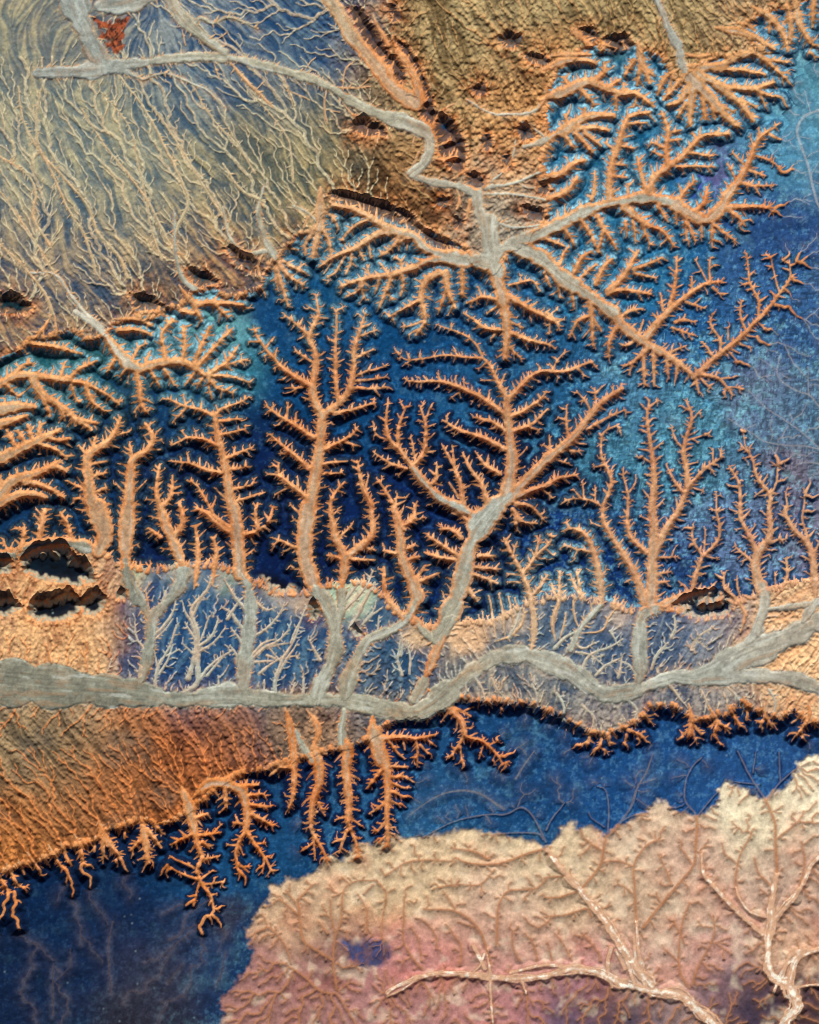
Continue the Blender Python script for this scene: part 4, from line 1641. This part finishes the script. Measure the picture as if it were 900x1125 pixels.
mott = np.clip(mott * .6 + .55 * sm(.1, 1.1, n3 + .9 * n4 + .5 * n2), 0, 1)
PL = mix(PL, lin((128,172,188)), mott * pale_w)
PL = mix(PL, np.where((GY < 560)[..., None], lin((16,18,28)), lin((12,14,22))), HM * (.75 + .3 * n3))  # shade on the plateau remnants put into their colour as near-black
purp = sm(.35, 1.0, fbm(40, 3, 23)) * scal([(800,450,120,.65),(860,150,60,.35),(790,190,40,.8),(150,1085,60,.15),(870,500,60,.8),(400,400,200,.1),(600,900,200,.05),(100,950,90,.0)])
PL = mix(PL, PL * .5 + .5 * lin((112,90,118)), purp * .6)
hat = scal([(760,490,100,1),(870,430,90,1),(700,430,60,.8),(560,410,60,.6),(430,380,50,.4),(450,560,100,0),(150,480,80,.1),(700,200,90,.15),(100,1000,100,.3),(600,860,100,.3),(860,150,60,.3)])
mesh_n = np.abs(vn(2.6, 6.5, 151, GX + .15 * GY, GY)) + np.abs(vn(6.5, 2.6, 152, GX, GY + .1 * GX))
dark_dots = sm(.85, .35, mesh_n)
PL = PL * (1 + .55 * (hat * (dark_dots * -1.15 + .4))[..., None])
PL = PL * (1 + .16 * n3 + .12 * n4)[..., None]
PL = mix(PL, PL * lin((150,215,235)) * 1.6, .35 * sm(.2, 1.2, n2))
spk = np.zeros((NY, NX), F4)
for k in range(500):
    i, j = random.randrange(NX), random.randrange(NY)
    spk[j, i] = random.uniform(.3, 1)
PL = mix(PL, lin((190,205,215)), np.clip(blur(spk, 1) * 2.0, 0, 1) * .65 * (Dout > 5))
PNK = field([(900,860,40,232,214,186),(830,895,40,222,203,174),(790,885,15,222,205,180),(640,960,50,196,160,130),(450,960,50,204,168,132),(340,990,40,192,152,122),(560,1010,50,200,156,136),(700,1000,50,194,156,132),(760,950,40,188,140,126),(870,960,40,174,132,120),
  (720,1060,40,200,160,146),(420,1092,40,166,116,114),(300,1095,40,156,110,106),(560,1092,40,168,112,114),(640,1080,20,176,116,126),(820,1100,30,64,52,70),(700,1112,30,64,60,84),(620,1118,30,84,74,100),(885,1105,25,66,50,62),(450,1045,30,192,126,122),(790,1050,30,192,152,142),(780,1085,20,112,84,100),
  (800,1075,16,90,72,90),(860,1030,25,204,160,134),(370,1050,30,140,100,96),(520,1050,40,186,130,120),(660,1060,30,196,140,136),(590,925,50,206,178,144),(680,920,30,196,160,140),(390,935,30,204,176,142),(720,890,20,200,165,140),(660,1100,30,84,60,76)])
PNK = mix(PNK, lin((214,196,168)), .28 * sm(1040, 960, GY))
PNK = PNK * np.array([1.0, 1.05, 1.0], F4)
PNK = PNK * (1 + .14 * n2 + .16 * n3 + .12 * n4)[..., None]
PNK = mix(PNK, PNK * lin((232,170,160)) * 1.15, sm(0, 1, fbm(34, 3, 25)) * .4)
PNK = mix(PNK, lin((226,206,176)), sm(.1, .9, fbm(16, 3, 26)) * .45)
# the pink-hill colour turns browner right beside the gullies
PNK = mix(PNK, lin((150,104,74)), np.exp(-Dout / 2.4) * .6)
bluepatch = .85 * sm(5, -5, poly_sdf([(375,1034),(400,1032),(425,1034),(428,1046),(420,1058),(400,1060),(382,1052)], warp=4, seed=97))
PNK = mix(PNK, lin((38,58,100)) * (1 + .35 * n3 + .25 * n2)[..., None], np.clip(bluepatch * (1 + .4 * n3), 0, .9))
ROCK = field([(300,500,100,5,24,60),(500,600,90,5,24,64),(100,520,70,6,24,52),(700,150,80,24,84,118),(650,250,60,22,78,112),(400,290,60,30,74,98),(800,130,60,24,80,120),(220,380,50,70,122,128),(80,400,50,50,96,96),(800,560,70,30,70,116),(760,430,60,50,90,130),
   (500,820,90,12,44,88),(750,810,90,16,48,96),(200,930,100,8,34,70),(350,880,60,8,34,80),(560,350,60,20,60,100),(480,120,40,14,64,110),(60,650,50,20,28,40),(700,360,50,36,90,130),(390,225,40,40,30,26),(450,380,60,12,54,100),(620,40,40,40,36,30),(270,290,30,30,30,34),(340,670,15,26,24,28)])
ROCK = ROCK * ((1 + .2 * n3 + .15 * n4 + .22 * FL) * .62)[..., None]  # wall rock, darkened so the shade around the canyons sits in its colour
# sunlit banks painted as a pale band on the upper canyons' walls
bed = scal([(700,150,90,.9),(640,240,60,.9),(800,120,60,.8),(400,280,60,.6),(230,380,60,1.0),(100,400,50,.6),(560,300,60,.5),(560,380,50,.2),(300,500,90,.08),(500,580,90,.04),(760,430,90,.2),(60,640,40,.1),(500,820,90,.02),(750,810,90,.04),(200,930,90,.02),(480,120,40,.3),(150,480,60,.15),(450,660,50,.3),(450,560,80,.05),(620,660,60,.8)])
ROCK = mix(ROCK, lin((160,206,218)), bed * .95 * sm(1.5, 6, drop) * np.exp(-((Dout - 1.8) / 1.9) ** 2) * (.75 + .5 * n4))
ROCK = mix(ROCK, lin((226,198,160)), HM * (GY > 560) * sm(6, 1.0, Dout + FL) * .55)  # lit south faces of the riverside remnants painted as a cream ring
PL = PL * np.array([.80, .98, .93], F4); ROCK = ROCK * np.array([.85, .95, 1.0], F4)
ROCK = mix(ROCK, lin((96,66,44)) * (1 + .3 * FL + .2 * n3)[..., None], HM * (GY < 560) * .85)
COL = mix(ROCK, PL, 1 - (1 - sm(wd * .5, wd * 1.1, Dout + n3)) * sm(.4, 3.5, drop))
COL = mix(COL, PNK, PK)

LOWC = field([(30,30,50,150,118,80),(85,62,25,96,98,94),(70,40,20,160,122,86),(100,160,50,134,136,108),(130,190,40,136,130,98),(60,250,50,100,116,118),(20,160,30,112,120,110),(40,310,40,84,104,112),(200,180,50,122,128,108),(150,120,40,146,146,112),(240,40,50,50,88,116),(200,60,40,60,94,118),(330,45,50,44,80,112),(340,120,50,56,94,114),
  (300,200,50,132,122,84),(250,250,40,100,106,98),(370,190,40,112,108,76),(420,200,40,122,92,58),(440,250,30,110,72,44),(480,40,40,136,118,78),(560,25,40,132,128,96),(620,25,40,148,132,88),(520,80,40,134,100,60),(570,85,40,150,108,68),(560,125,30,196,150,100),(580,200,30,142,132,112),(600,160,25,170,120,80),
  (100,315,30,70,90,104),(180,315,30,120,100,68),(240,310,25,120,84,56),(20,370,30,198,150,96),(60,360,30,150,110,66),(280,270,40,100,92,76),(330,250,20,180,120,72),(410,40,30,196,128,70),(400,90,20,190,130,80),(330,160,30,96,100,88),(390,115,20,206,176,136),(470,150,15,196,128,78),(500,210,25,140,90,54),
  (200,690,50,34,80,118),(280,700,40,30,76,114),(330,715,30,46,86,112),(410,700,30,54,92,116),(400,740,20,120,110,84),(370,735,22,156,128,92),(640,720,40,78,100,124),(740,700,40,84,104,128),(840,650,30,120,112,116),(60,715,40,208,158,104),(80,660,40,206,156,104),(20,620,30,186,146,108),(130,640,15,190,160,120),(20,690,30,190,130,80),
  (540,742,30,104,116,122),(610,765,40,104,108,104),(700,765,40,92,102,114),(800,775,40,104,96,94),(40,790,40,104,96,78),(50,850,40,126,108,74),(120,820,40,146,116,78),(90,780,20,96,100,108),(220,810,40,178,112,62),(190,780,20,170,110,66),(270,810,30,150,106,66),(100,870,40,170,110,60),(20,910,40,180,118,64),(160,880,40,166,112,66),(330,800,30,130,104,84),
  (240,850,25,176,118,70),(860,718,25,236,190,140),(820,728,20,220,160,110),(665,775,25,180,110,60),(290,640,20,226,190,146),(510,690,30,190,150,120),(380,640,20,216,182,140),(600,670,40,110,130,136),(680,670,20,220,190,160),(540,700,20,60,96,118)])
LOWC = mix(LOWC, LOWC * lin((120,165,205)) * 1.35, .9 * sm(-.3, .6, fbm(20, 4, 29)) * (GY < 345))
LOWC = LOWC * (1 + .20 * n3 + .14 * n4 + .12 * n2)[..., None]
sA = (.5 + .5 * np.tanh(.9 * (LB * .5 + LA * .5 + .7 * n2 + .4 * n3 - .5 * (GY < 345) * (GX < 430) + .1 - .75 * (GX > 130) * (GX < 760) * (GY > 640) * (GY < 760))))[..., None]      # streaks: sand where water ran, dark gravel between
sand = field([(160,785,26,200,128,74),(250,790,26,196,124,72),(330,790,20,186,134,92),(572,118,40,236,170,104),(560,190,20,220,160,104),(600,60,16,200,130,72),(200,720,40,70,110,138),(320,710,36,84,118,140),(420,725,26,92,118,134),(230,680,40,64,106,138),(340,20,50,86,124,140),(200,90,30,100,128,136),(150,630,11,224,196,156),(200,630,11,228,204,164),(250,634,11,224,196,156),(295,652,12,236,204,162),(335,662,12,220,190,150),(385,652,14,224,204,172),(455,694,11,220,184,140),(520,693,14,226,184,140),(560,684,12,216,190,160),(680,675,12,220,196,166),(100,180,100,186,176,138),(300,180,80,178,160,112),(60,300,60,178,150,112),(200,300,60,200,160,110),(250,50,80,150,160,158),(520,60,80,190,166,118),(440,220,50,176,130,84),(600,170,50,214,164,108),(560,230,50,196,184,160),
  (60,690,60,232,186,132),(250,700,80,96,128,146),(600,760,60,178,168,146),(750,770,60,170,160,146),(860,720,40,240,200,150),(60,830,60,176,150,112),(200,840,60,200,116,62),(100,870,50,190,116,66),(30,910,40,214,136,72),(330,800,30,190,150,116),(640,710,50,130,146,156),(740,700,50,130,140,150)])
grav = field([(160,785,26,104,66,42),(250,790,26,100,66,46),(330,790,20,84,62,52),(572,108,34,92,50,26),(200,720,40,16,54,98),(320,710,36,18,58,100),(420,725,26,30,66,100),(230,680,40,14,52,98),(340,20,50,18,56,98),(200,90,30,26,66,100),(240,30,40,16,58,100),(640,715,50,30,60,98),(740,705,50,36,64,100),(560,735,25,40,62,88),(150,630,11,170,196,156),(200,630,11,180,204,164),(250,634,11,170,196,156),(295,652,12,210,204,162),(335,662,12,220,190,150),(385,652,14,170,204,172),(455,694,11,220,184,140),(520,693,14,226,184,140),(560,684,12,216,190,160),(680,675,12,220,196,166),(168,690,22,20,58,98),(118,700,18,150,112,80),(140,740,14,30,70,104),(60,120,60,92,108,114),(150,180,60,88,108,116),(60,300,60,40,66,92),(200,280,60,50,66,84),(130,240,50,60,88,104),(260,230,50,50,78,98),(300,180,60,74,84,76),(250,50,80,28,68,104),(520,60,80,84,64,38),(440,220,50,60,38,22),(600,170,50,140,84,44),(560,230,50,104,98,88),
  (60,690,60,160,100,62),(20,690,30,110,90,90),(250,700,80,24,62,104),(600,760,60,60,76,92),(750,770,60,58,70,90),(860,720,40,220,160,110),(60,830,60,84,74,58),(200,840,60,84,42,22),(100,870,50,76,48,30),(30,910,40,100,56,30),(330,800,30,84,62,50),(640,710,50,56,86,116),(740,700,50,60,86,116)])
LOWC = mix(LOWC, mix(grav, sand, sA), .85)
bankn = sm(-.9, .7, fbm(9, 3, 45))
LOWC = mix(LOWC, mix(np.broadcast_to(lin((150,146,130)), LOWC.shape), np.broadcast_to(lin((204,164,122)), LOWC.shape), sm(-.6, .8, n2 + n3)), np.exp(-EM / 3.2) * .8 * bankn * np.isin(cls_src_near, (2, 3)))
warm = lin((206,140,84))
talus = np.exp(-np.maximum(Din, 0) / 5.5)
LOWC = mix(LOWC, mix(np.broadcast_to(lin((150,78,34)), LOWC.shape), np.broadcast_to(lin((226,142,78)), LOWC.shape), sm(-.7, .7, n3 + n2)), np.clip(talus * 1.1, 0, .8) * sm(-1.0, .6, fbm(12, 3, 44)) * scal([(200,200,150,.95),(250,690,120,.35),(60,690,60,.6),(700,700,120,.3),(300,850,150,.45),(60,900,80,.5),(700,790,60,.9),(860,790,60,.9),(500,790,60,.9),(640,230,100,1),(540,760,40,.6)]))
rimb = np.exp(-np.maximum(-low, 0) / 11.0) * sm(-.7, .5, fbm(24, 3, 46)) * (GY < 400) * sm(2, 6, EM)
LOWC = mix(LOWC, mix(np.broadcast_to(lin((58,36,22)), LOWC.shape), np.broadcast_to(lin((172,104,56)), LOWC.shape), sm(-.5, .9, n3 + n2 * .5 + .4 * LA)), np.clip(rimb * 1.3, 0, .9))  # brown rim hills, with the shade of their north slopes mixed in dark
LOWC = mix(LOWC, LOWC * .45 + .55 * lin((108,98,84)), .8 * sm(.0, .7, fbm(46, 3, 47)) * (GY > 758) * (GX < 480))
LOWC = LOWC * (1 - .16 * ((GY > 770) & (GX < 430)) * sm(770, 800, GY))[..., None]
thc = np.where((TK == 1)[..., None], lin((204,192,156)), np.where((TK == 2)[..., None], lin((206,128,72)), lin((168,142,98)))).astype(F4)
thc = np.where((TK == 4)[..., None], mix(np.broadcast_to(lin((190,196,184)), thc.shape), np.broadcast_to(lin((196,170,132)), thc.shape), sm(-.5, .7, n2 + .5 * n3)), thc)
tvar = sm(-.6, .8, fbm(22, 3, 27))[..., None]
thc = thc * (1 - tvar * .35) + np.where((TK == 1)[..., None], lin((206,150,104)), lin((214,128,66))) * tvar * .35
LOWC = mix(LOWC, thc * 1.1, sm(.9, -.3, TS) * (.6 + .2 * n4))
rust = sm(2, -2, poly_sdf([(104,20),(117,23),(133,18),(147,15),(143,27),(133,33),(135,43),(128,62),(123,50),(113,43)], q=2, warp=6, seed=77))
LOWC = mix(LOWC, mix(np.broadcast_to(lin((160,76,38)), LOWC.shape), np.broadcast_to(lin((70,28,16)), LOWC.shape), sm(-.3, .7, n3 + .6 * n4)), rust * .92)
COL = mix(COL, LOWC, sm(.5, -.9, low))

halo = np.exp(-Dout / 4.5) * (cls_src == 5) * (~chan) * (1 - PK)
COL = mix(COL, lin((130,124,130)), halo * .22 * (.7 + .6 * np.clip(n3, -1, 1)))
# channel floors
nzo = (.5 * n3 + .5 * n4 + .35 * n2)
OR = field([(100,500,120,222,146,88),(300,500,120,214,138,84),(550,500,120,206,136,90),(700,480,100,200,136,98),(650,250,120,214,146,92),(780,250,80,214,132,78),(400,290,80,212,160,116),(800,100,60,210,148,92),(350,870,70,214,124,58),(200,920,90,222,130,56),(750,790,90,214,132,74),
   (520,800,50,214,126,66),(100,400,80,220,156,98),(470,120,60,216,136,76),(250,80,80,200,160,120),(600,670,60,220,190,156),(820,600,80,206,150,116),(230,400,50,220,160,104),(500,320,60,214,142,84)])
OR = mix(OR, lin((206,172,128)), .34 + .25 * np.clip(n2, -1, 1)) * (.92 + .34 * nzo)[..., None]
edgeo = np.exp(-np.maximum(-S, 0) / 1.1)
OR = mix(OR, OR * lin((235,205,180)), edgeo * .4)
SA = field([(450,760,200,160,156,136),(100,760,120,128,128,112),(350,770,60,150,150,132),(600,740,60,164,166,154),(750,730,80,160,162,150),(860,680,60,172,164,146),(250,680,80,158,166,156),(520,560,60,160,166,156),(530,250,60,172,168,150),(650,320,60,170,166,148),(60,60,100,152,158,150),(250,60,80,168,164,142),(730,40,40,168,170,158),(100,360,30,196,190,170)])
SA = mix(SA, lin((172,140,106)), .35 * sm(0, .9, fbm(30, 4, 28))) * (1 + .16 * n3 + .14 * n4 + .1 * n2)[..., None]
tx_ = TX.copy(); ty_ = TY.copy()
LC = LC_; LC2 = LC2_
braid = np.abs(vn(16, 3.2, 161, (GX * .98 + GY * .15), GY + 3 * vn(30, seed=162)))
SA = SA * np.clip(1 + .06 * LC + .10 * LC2 + .08 * n2, .5, 1.5)[..., None]
SA = mix(SA, lin((192,196,186)), sm(.6, 1.8, LC2) * .5)
SA = mix(SA, lin((196,150,106)), sm(.6, 1.8, -LC2 + .8 * n2) * .24)
core = sm(1.6, 5.0, -S + 1.1 * n3 + .6 * n4) * (CLS == 2)
core = np.where(CLS == 3, 1.0, core)
core = np.where((CLS == 1), sm(2.6, 5.0, -S + 1.2 * n3) * .55, core)
core = np.where((CLS == 2) & (low < -3), sm(-.9, .6, -S + .7 * n3), core)
CH = mix(OR, SA, core)
CH = np.where((CLS == 4)[..., None], mix(np.where((GY < 450)[..., None], lin((186,172,138)), lin((176,176,160))) * np.ones_like(COL), OR, np.clip(.22 + .3 * n2, 0, .7)) * (1 + .15 * n4)[..., None], CH)
CH = np.where((CLS == 5)[..., None], field([(880,150,90,168,168,170),(800,520,90,160,156,156),(600,860,120,122,118,116),(130,1050,100,86,74,78),(650,880,80,140,122,108)]) * (1 + .15 * n4)[..., None], CH)
CH = np.where((CLS == 6)[..., None], mix(np.broadcast_to(lin((244,232,212)), COL.shape) * np.clip(1 + .1 * LC_ + .12 * LC2_, .6, 1.4)[..., None], np.broadcast_to(lin((206,164,132)), COL.shape), sm(-.4, .8, n3 + .8 * (1 - sm(.3, 2.5, -S)))), CH)
CH = np.where((CLS == 7)[..., None], mix(np.broadcast_to(lin((176,118,80)), COL.shape), np.broadcast_to(lin((146,128,118)), COL.shape), sm(930, 890, GY)[..., None] if False else (1 - PK)), CH)
# thin sandy gullies inside the terraces are paler than those in the canyons
gl = ((CLS == 1) & (low < -2) & (WL < 1.4))[..., None]
CH = np.where(gl, mix(CH, np.broadcast_to(lin((190,164,128)), COL.shape), .45), CH)
Sc = S + np.where((CLS == 2) & (low < -3), 1.1 * n3 + .5 * n4, 0)
alpha = sm(.55, -.45, Sc) * np.where((CLS == 7) & (PK < .5), .55, 1) * np.where(CLS == 5, .6, np.where(CLS == 7, .7, 1.0))
COL = mix(COL, CH, alpha)
COL = np.clip(COL, .002, .9).astype(F4)
COLOUR_GAIN = 1.0

# ------------------------------------------------------------------ material: vertex colour + fine grain and relief
def ground_material():
    m = bpy.data.materials.new("ground"); m.use_nodes = True; nt = m.node_tree; N = nt.nodes
    b = N['Principled BSDF']; b.inputs['Roughness'].default_value = .95; b.inputs['Specular IOR Level'].default_value = .08
    at = N.new('ShaderNodeAttribute'); at.attribute_name = 'tint'
    tc = N.new('ShaderNodeNewGeometry')
    n = N.new('ShaderNodeTexNoise'); n.inputs['Scale'].default_value = 1 / 14.0; n.inputs['Detail'].default_value = 4; n.inputs['Roughness'].default_value = .7
    n2 = N.new('ShaderNodeTexNoise'); n2.inputs['Scale'].default_value = 1 / 55.0; n2.inputs['Detail'].default_value = 3
    nt.links.new(tc.outputs['Position'], n.inputs['Vector']); nt.links.new(tc.outputs['Position'], n2.inputs['Vector'])
    mr = N.new('ShaderNodeMapRange'); mr.inputs[1].default_value = .25; mr.inputs[2].default_value = .75; mr.inputs[3].default_value = .80; mr.inputs[4].default_value = 1.20
    nt.links.new(n.outputs[0], mr.inputs[0])
    mr2 = N.new('ShaderNodeMapRange'); mr2.inputs[1].default_value = .3; mr2.inputs[2].default_value = .7; mr2.inputs[3].default_value = .86; mr2.inputs[4].default_value = 1.14
    nt.links.new(n2.outputs[0], mr2.inputs[0])
    mu = N.new('ShaderNodeMath'); mu.operation = 'MULTIPLY'; nt.links.new(mr.outputs[0], mu.inputs[0]); nt.links.new(mr2.outputs[0], mu.inputs[1])
    vm = N.new('ShaderNodeVectorMath'); vm.operation = 'SCALE'
    nt.links.new(at.outputs['Color'], vm.inputs[0]); nt.links.new(mu.outputs[0], vm.inputs['Scale'])
    nt.links.new(vm.outputs[0], b.inputs['Base Color'])
    bp = N.new('ShaderNodeBump'); bp.inputs['Strength'].default_value = .3; bp.inputs['Distance'].default_value = 6.0
    nt.links.new(n.outputs[0], bp.inputs['Height']); nt.links.new(bp.outputs[0], b.inputs['Normal'])
    return m
MAT = ground_material()

# ------------------------------------------------------------------ cut the sheet into its landforms
qx = (slice(0, -1), slice(0, -1))
fS = S[qx]; fsys = SYS[qx]; flow = low[qx]; fpk = PK[qx]; fX = GX[qx]; fY = GY[qx]; fcls = CLS[qx]
NAMES = list(systems)
def region(name, label): NAMES.append((name, label)); return len(NAMES) - 1
r_fan = region('alluvial_fan', 'grey-green sandy fan combed by diagonal rills, filling the upper left')
r_brown = region('rough_hills', 'olive and brown rough hills at top centre with small black hollows')
r_terr = region('terrace', 'flat slate-blue terrace between the canyon row and the riverbed')
r_bei = region('badland_slope', 'beige fluted slope with black hollows at the left edge above the river')
r_brs = region('badland_slope', 'rust-brown pitted slope below the left half of the river')
r_gsl = region('scarp_slope', 'grey-beige finely gullied slope below the right half of the river')
r_pale = region('plateau', 'pale mottled blue plateau with a fine net texture at the right')
r_blue = region('plateau', 'deep blue plateau cut by the long row of orange canyons across the middle')
r_teal = region('plateau', 'teal and pale blue plateau between the crowded canyons at upper right')
r_navy = region('plateau', 'dark navy plateau filling the lower left corner and the strip above the pink hills')
r_pink = region('hills', 'smooth pink and cream rounded hills at the lower right')
lab = np.full(fS.shape, r_blue, np.int16)
lab[(fX > 640 + .25 * (fY - 400)) & (fY > 300)] = r_pale
lab[(fX > 830) & (fY <= 330)] = r_pale
lab[(fX > 560) & (fX <= 830) & (fY < 330)] = r_teal
lab[fY > 745 + 0 * fX] = r_navy
lab[fpk > .5] = r_pink
L = flow < 0
lab[L & (fY < 450)] = r_fan
lab[L & (fY < 300) & (fX > 385 + .1 * fY)] = r_brown
lab[L & (fY > 450)] = r_terr
lab[L & (fY > 450) & (fX < 138) & (fY < 760)] = r_bei
lab[L & (fY > 757) & (fX < 500)] = r_brs
lab[L & (fY > 735) & (fX >= 500)] = r_gsl
c = (fS < .25) & (fsys >= 0); lab[c] = fsys[c]

wx = (GX - 450) * K; wy = (562.5 - GY) * K; wz = Z * K
V = np.stack([wx, wy, wz], -1).reshape(-1, 3).astype(F4); Cc = (COL * COLOUR_GAIN).reshape(-1, 3)
# smooth normals of the whole sheet, so the seams between landforms do not show
gyz, gxz = np.gradient(Z * K, ST * K); NRM = np.stack([-gxz, gyz, np.ones_like(Z)], -1); NRM /= np.linalg.norm(NRM, axis=-1, keepdims=True)
NRM = NRM.reshape(-1, 3).astype(F4)
base = (np.arange(NY - 1)[:, None] * NX + np.arange(NX - 1)[None, :])

def build(name, label, faces_base, nx=NX, V=V, Cc=Cc, NRM=NRM, cat=True):
    q = np.stack([faces_base + nx, faces_base + nx + 1, faces_base + 1, faces_base], -1).reshape(-1, 4)
    used, inv = np.unique(q.ravel(), return_inverse=True)
    me = bpy.data.meshes.new(name); nv, nf = len(used), len(q)
    me.vertices.add(nv); me.vertices.foreach_set('co', V[used].ravel())
    me.loops.add(nf * 4); me.loops.foreach_set('vertex_index', inv.astype(np.int32).ravel())
    me.polygons.add(nf); me.polygons.foreach_set('loop_start', np.arange(0, nf * 4, 4, dtype=np.int32))
    me.update(calc_edges=True)
    a = me.attributes.new('tint', 'FLOAT_COLOR', 'POINT')
    a.data.foreach_set('color', np.concatenate([Cc[used], np.ones((nv, 1), F4)], 1).astype(F4).ravel())
    if NRM is not None:
        me.polygons.foreach_set('use_smooth', np.ones(nf, bool))
        me.normals_split_custom_set_from_vertices(NRM[used])
    me.materials.append(MAT)
    o = bpy.data.objects.new(name, me); SC.collection.objects.link(o)
    o['kind'] = 'structure'; o['label'] = label
    return o
for k, (nm, lb) in enumerate(NAMES):
    fb_ = base[lab == k]
    if len(fb_) < 40: print('EMPTY', nm, lb); continue
    build(nm, lb, fb_)

# ------------------------------------------------------------------ the desert beyond, coarse, to the horizon
R = np.concatenate([-np.geomspace(40000, 722, 45), np.arange(-719, -475, 3.), np.linspace(-470, 470, 150), np.arange(476, 720, 3.), np.geomspace(722, 40000, 45)])
Ry = np.concatenate([-np.geomspace(40000, 832, 45), np.arange(-829, -586, 3.), np.linspace(-582, 582, 190), np.arange(587, 830, 3.), np.geomspace(832, 40000, 45)])
HX, HY = np.meshgrid(450 + R, 562.5 + Ry)
def fold(a, lo, hi): 
    p = (a - lo) % (2 * (hi - lo)); return lo + np.where(p > hi - lo, 2 * (hi - lo) - p, p)
mx = fold(HX, X0 + 2, X1 - 2); my = fold(HY, Y0 + 2, Y1 - 2)
Zs = samp(blur(Z, 1), (mx - X0) / ST, (my - Y0) / ST); Cs = samp(COL, (mx - X0) / ST, (my - Y0) / ST)
inside = (HX > X0 + 3) & (HX < X1 - 3) & (HY > Y0 + 3) & (HY < Y1 - 3)
Zs = np.where(inside, -6, Zs - .3)
Vo = np.stack([(HX - 450) * K, (562.5 - HY) * K, Zs * K], -1).reshape(-1, 3).astype(F4)
w_ = HX.shape[1]; b_ = np.arange(HX.shape[0] - 1)[:, None] * w_ + np.arange(w_ - 1)[None, :]
hole = inside[:-1, :-1] & inside[1:, :-1] & inside[:-1, 1:] & inside[1:, 1:]
build('desert', 'the same blue and orange desert running on beyond the surveyed strip to the horizon', b_[~hole], w_, Vo, (Cs * COLOUR_GAIN).reshape(-1, 3), None)
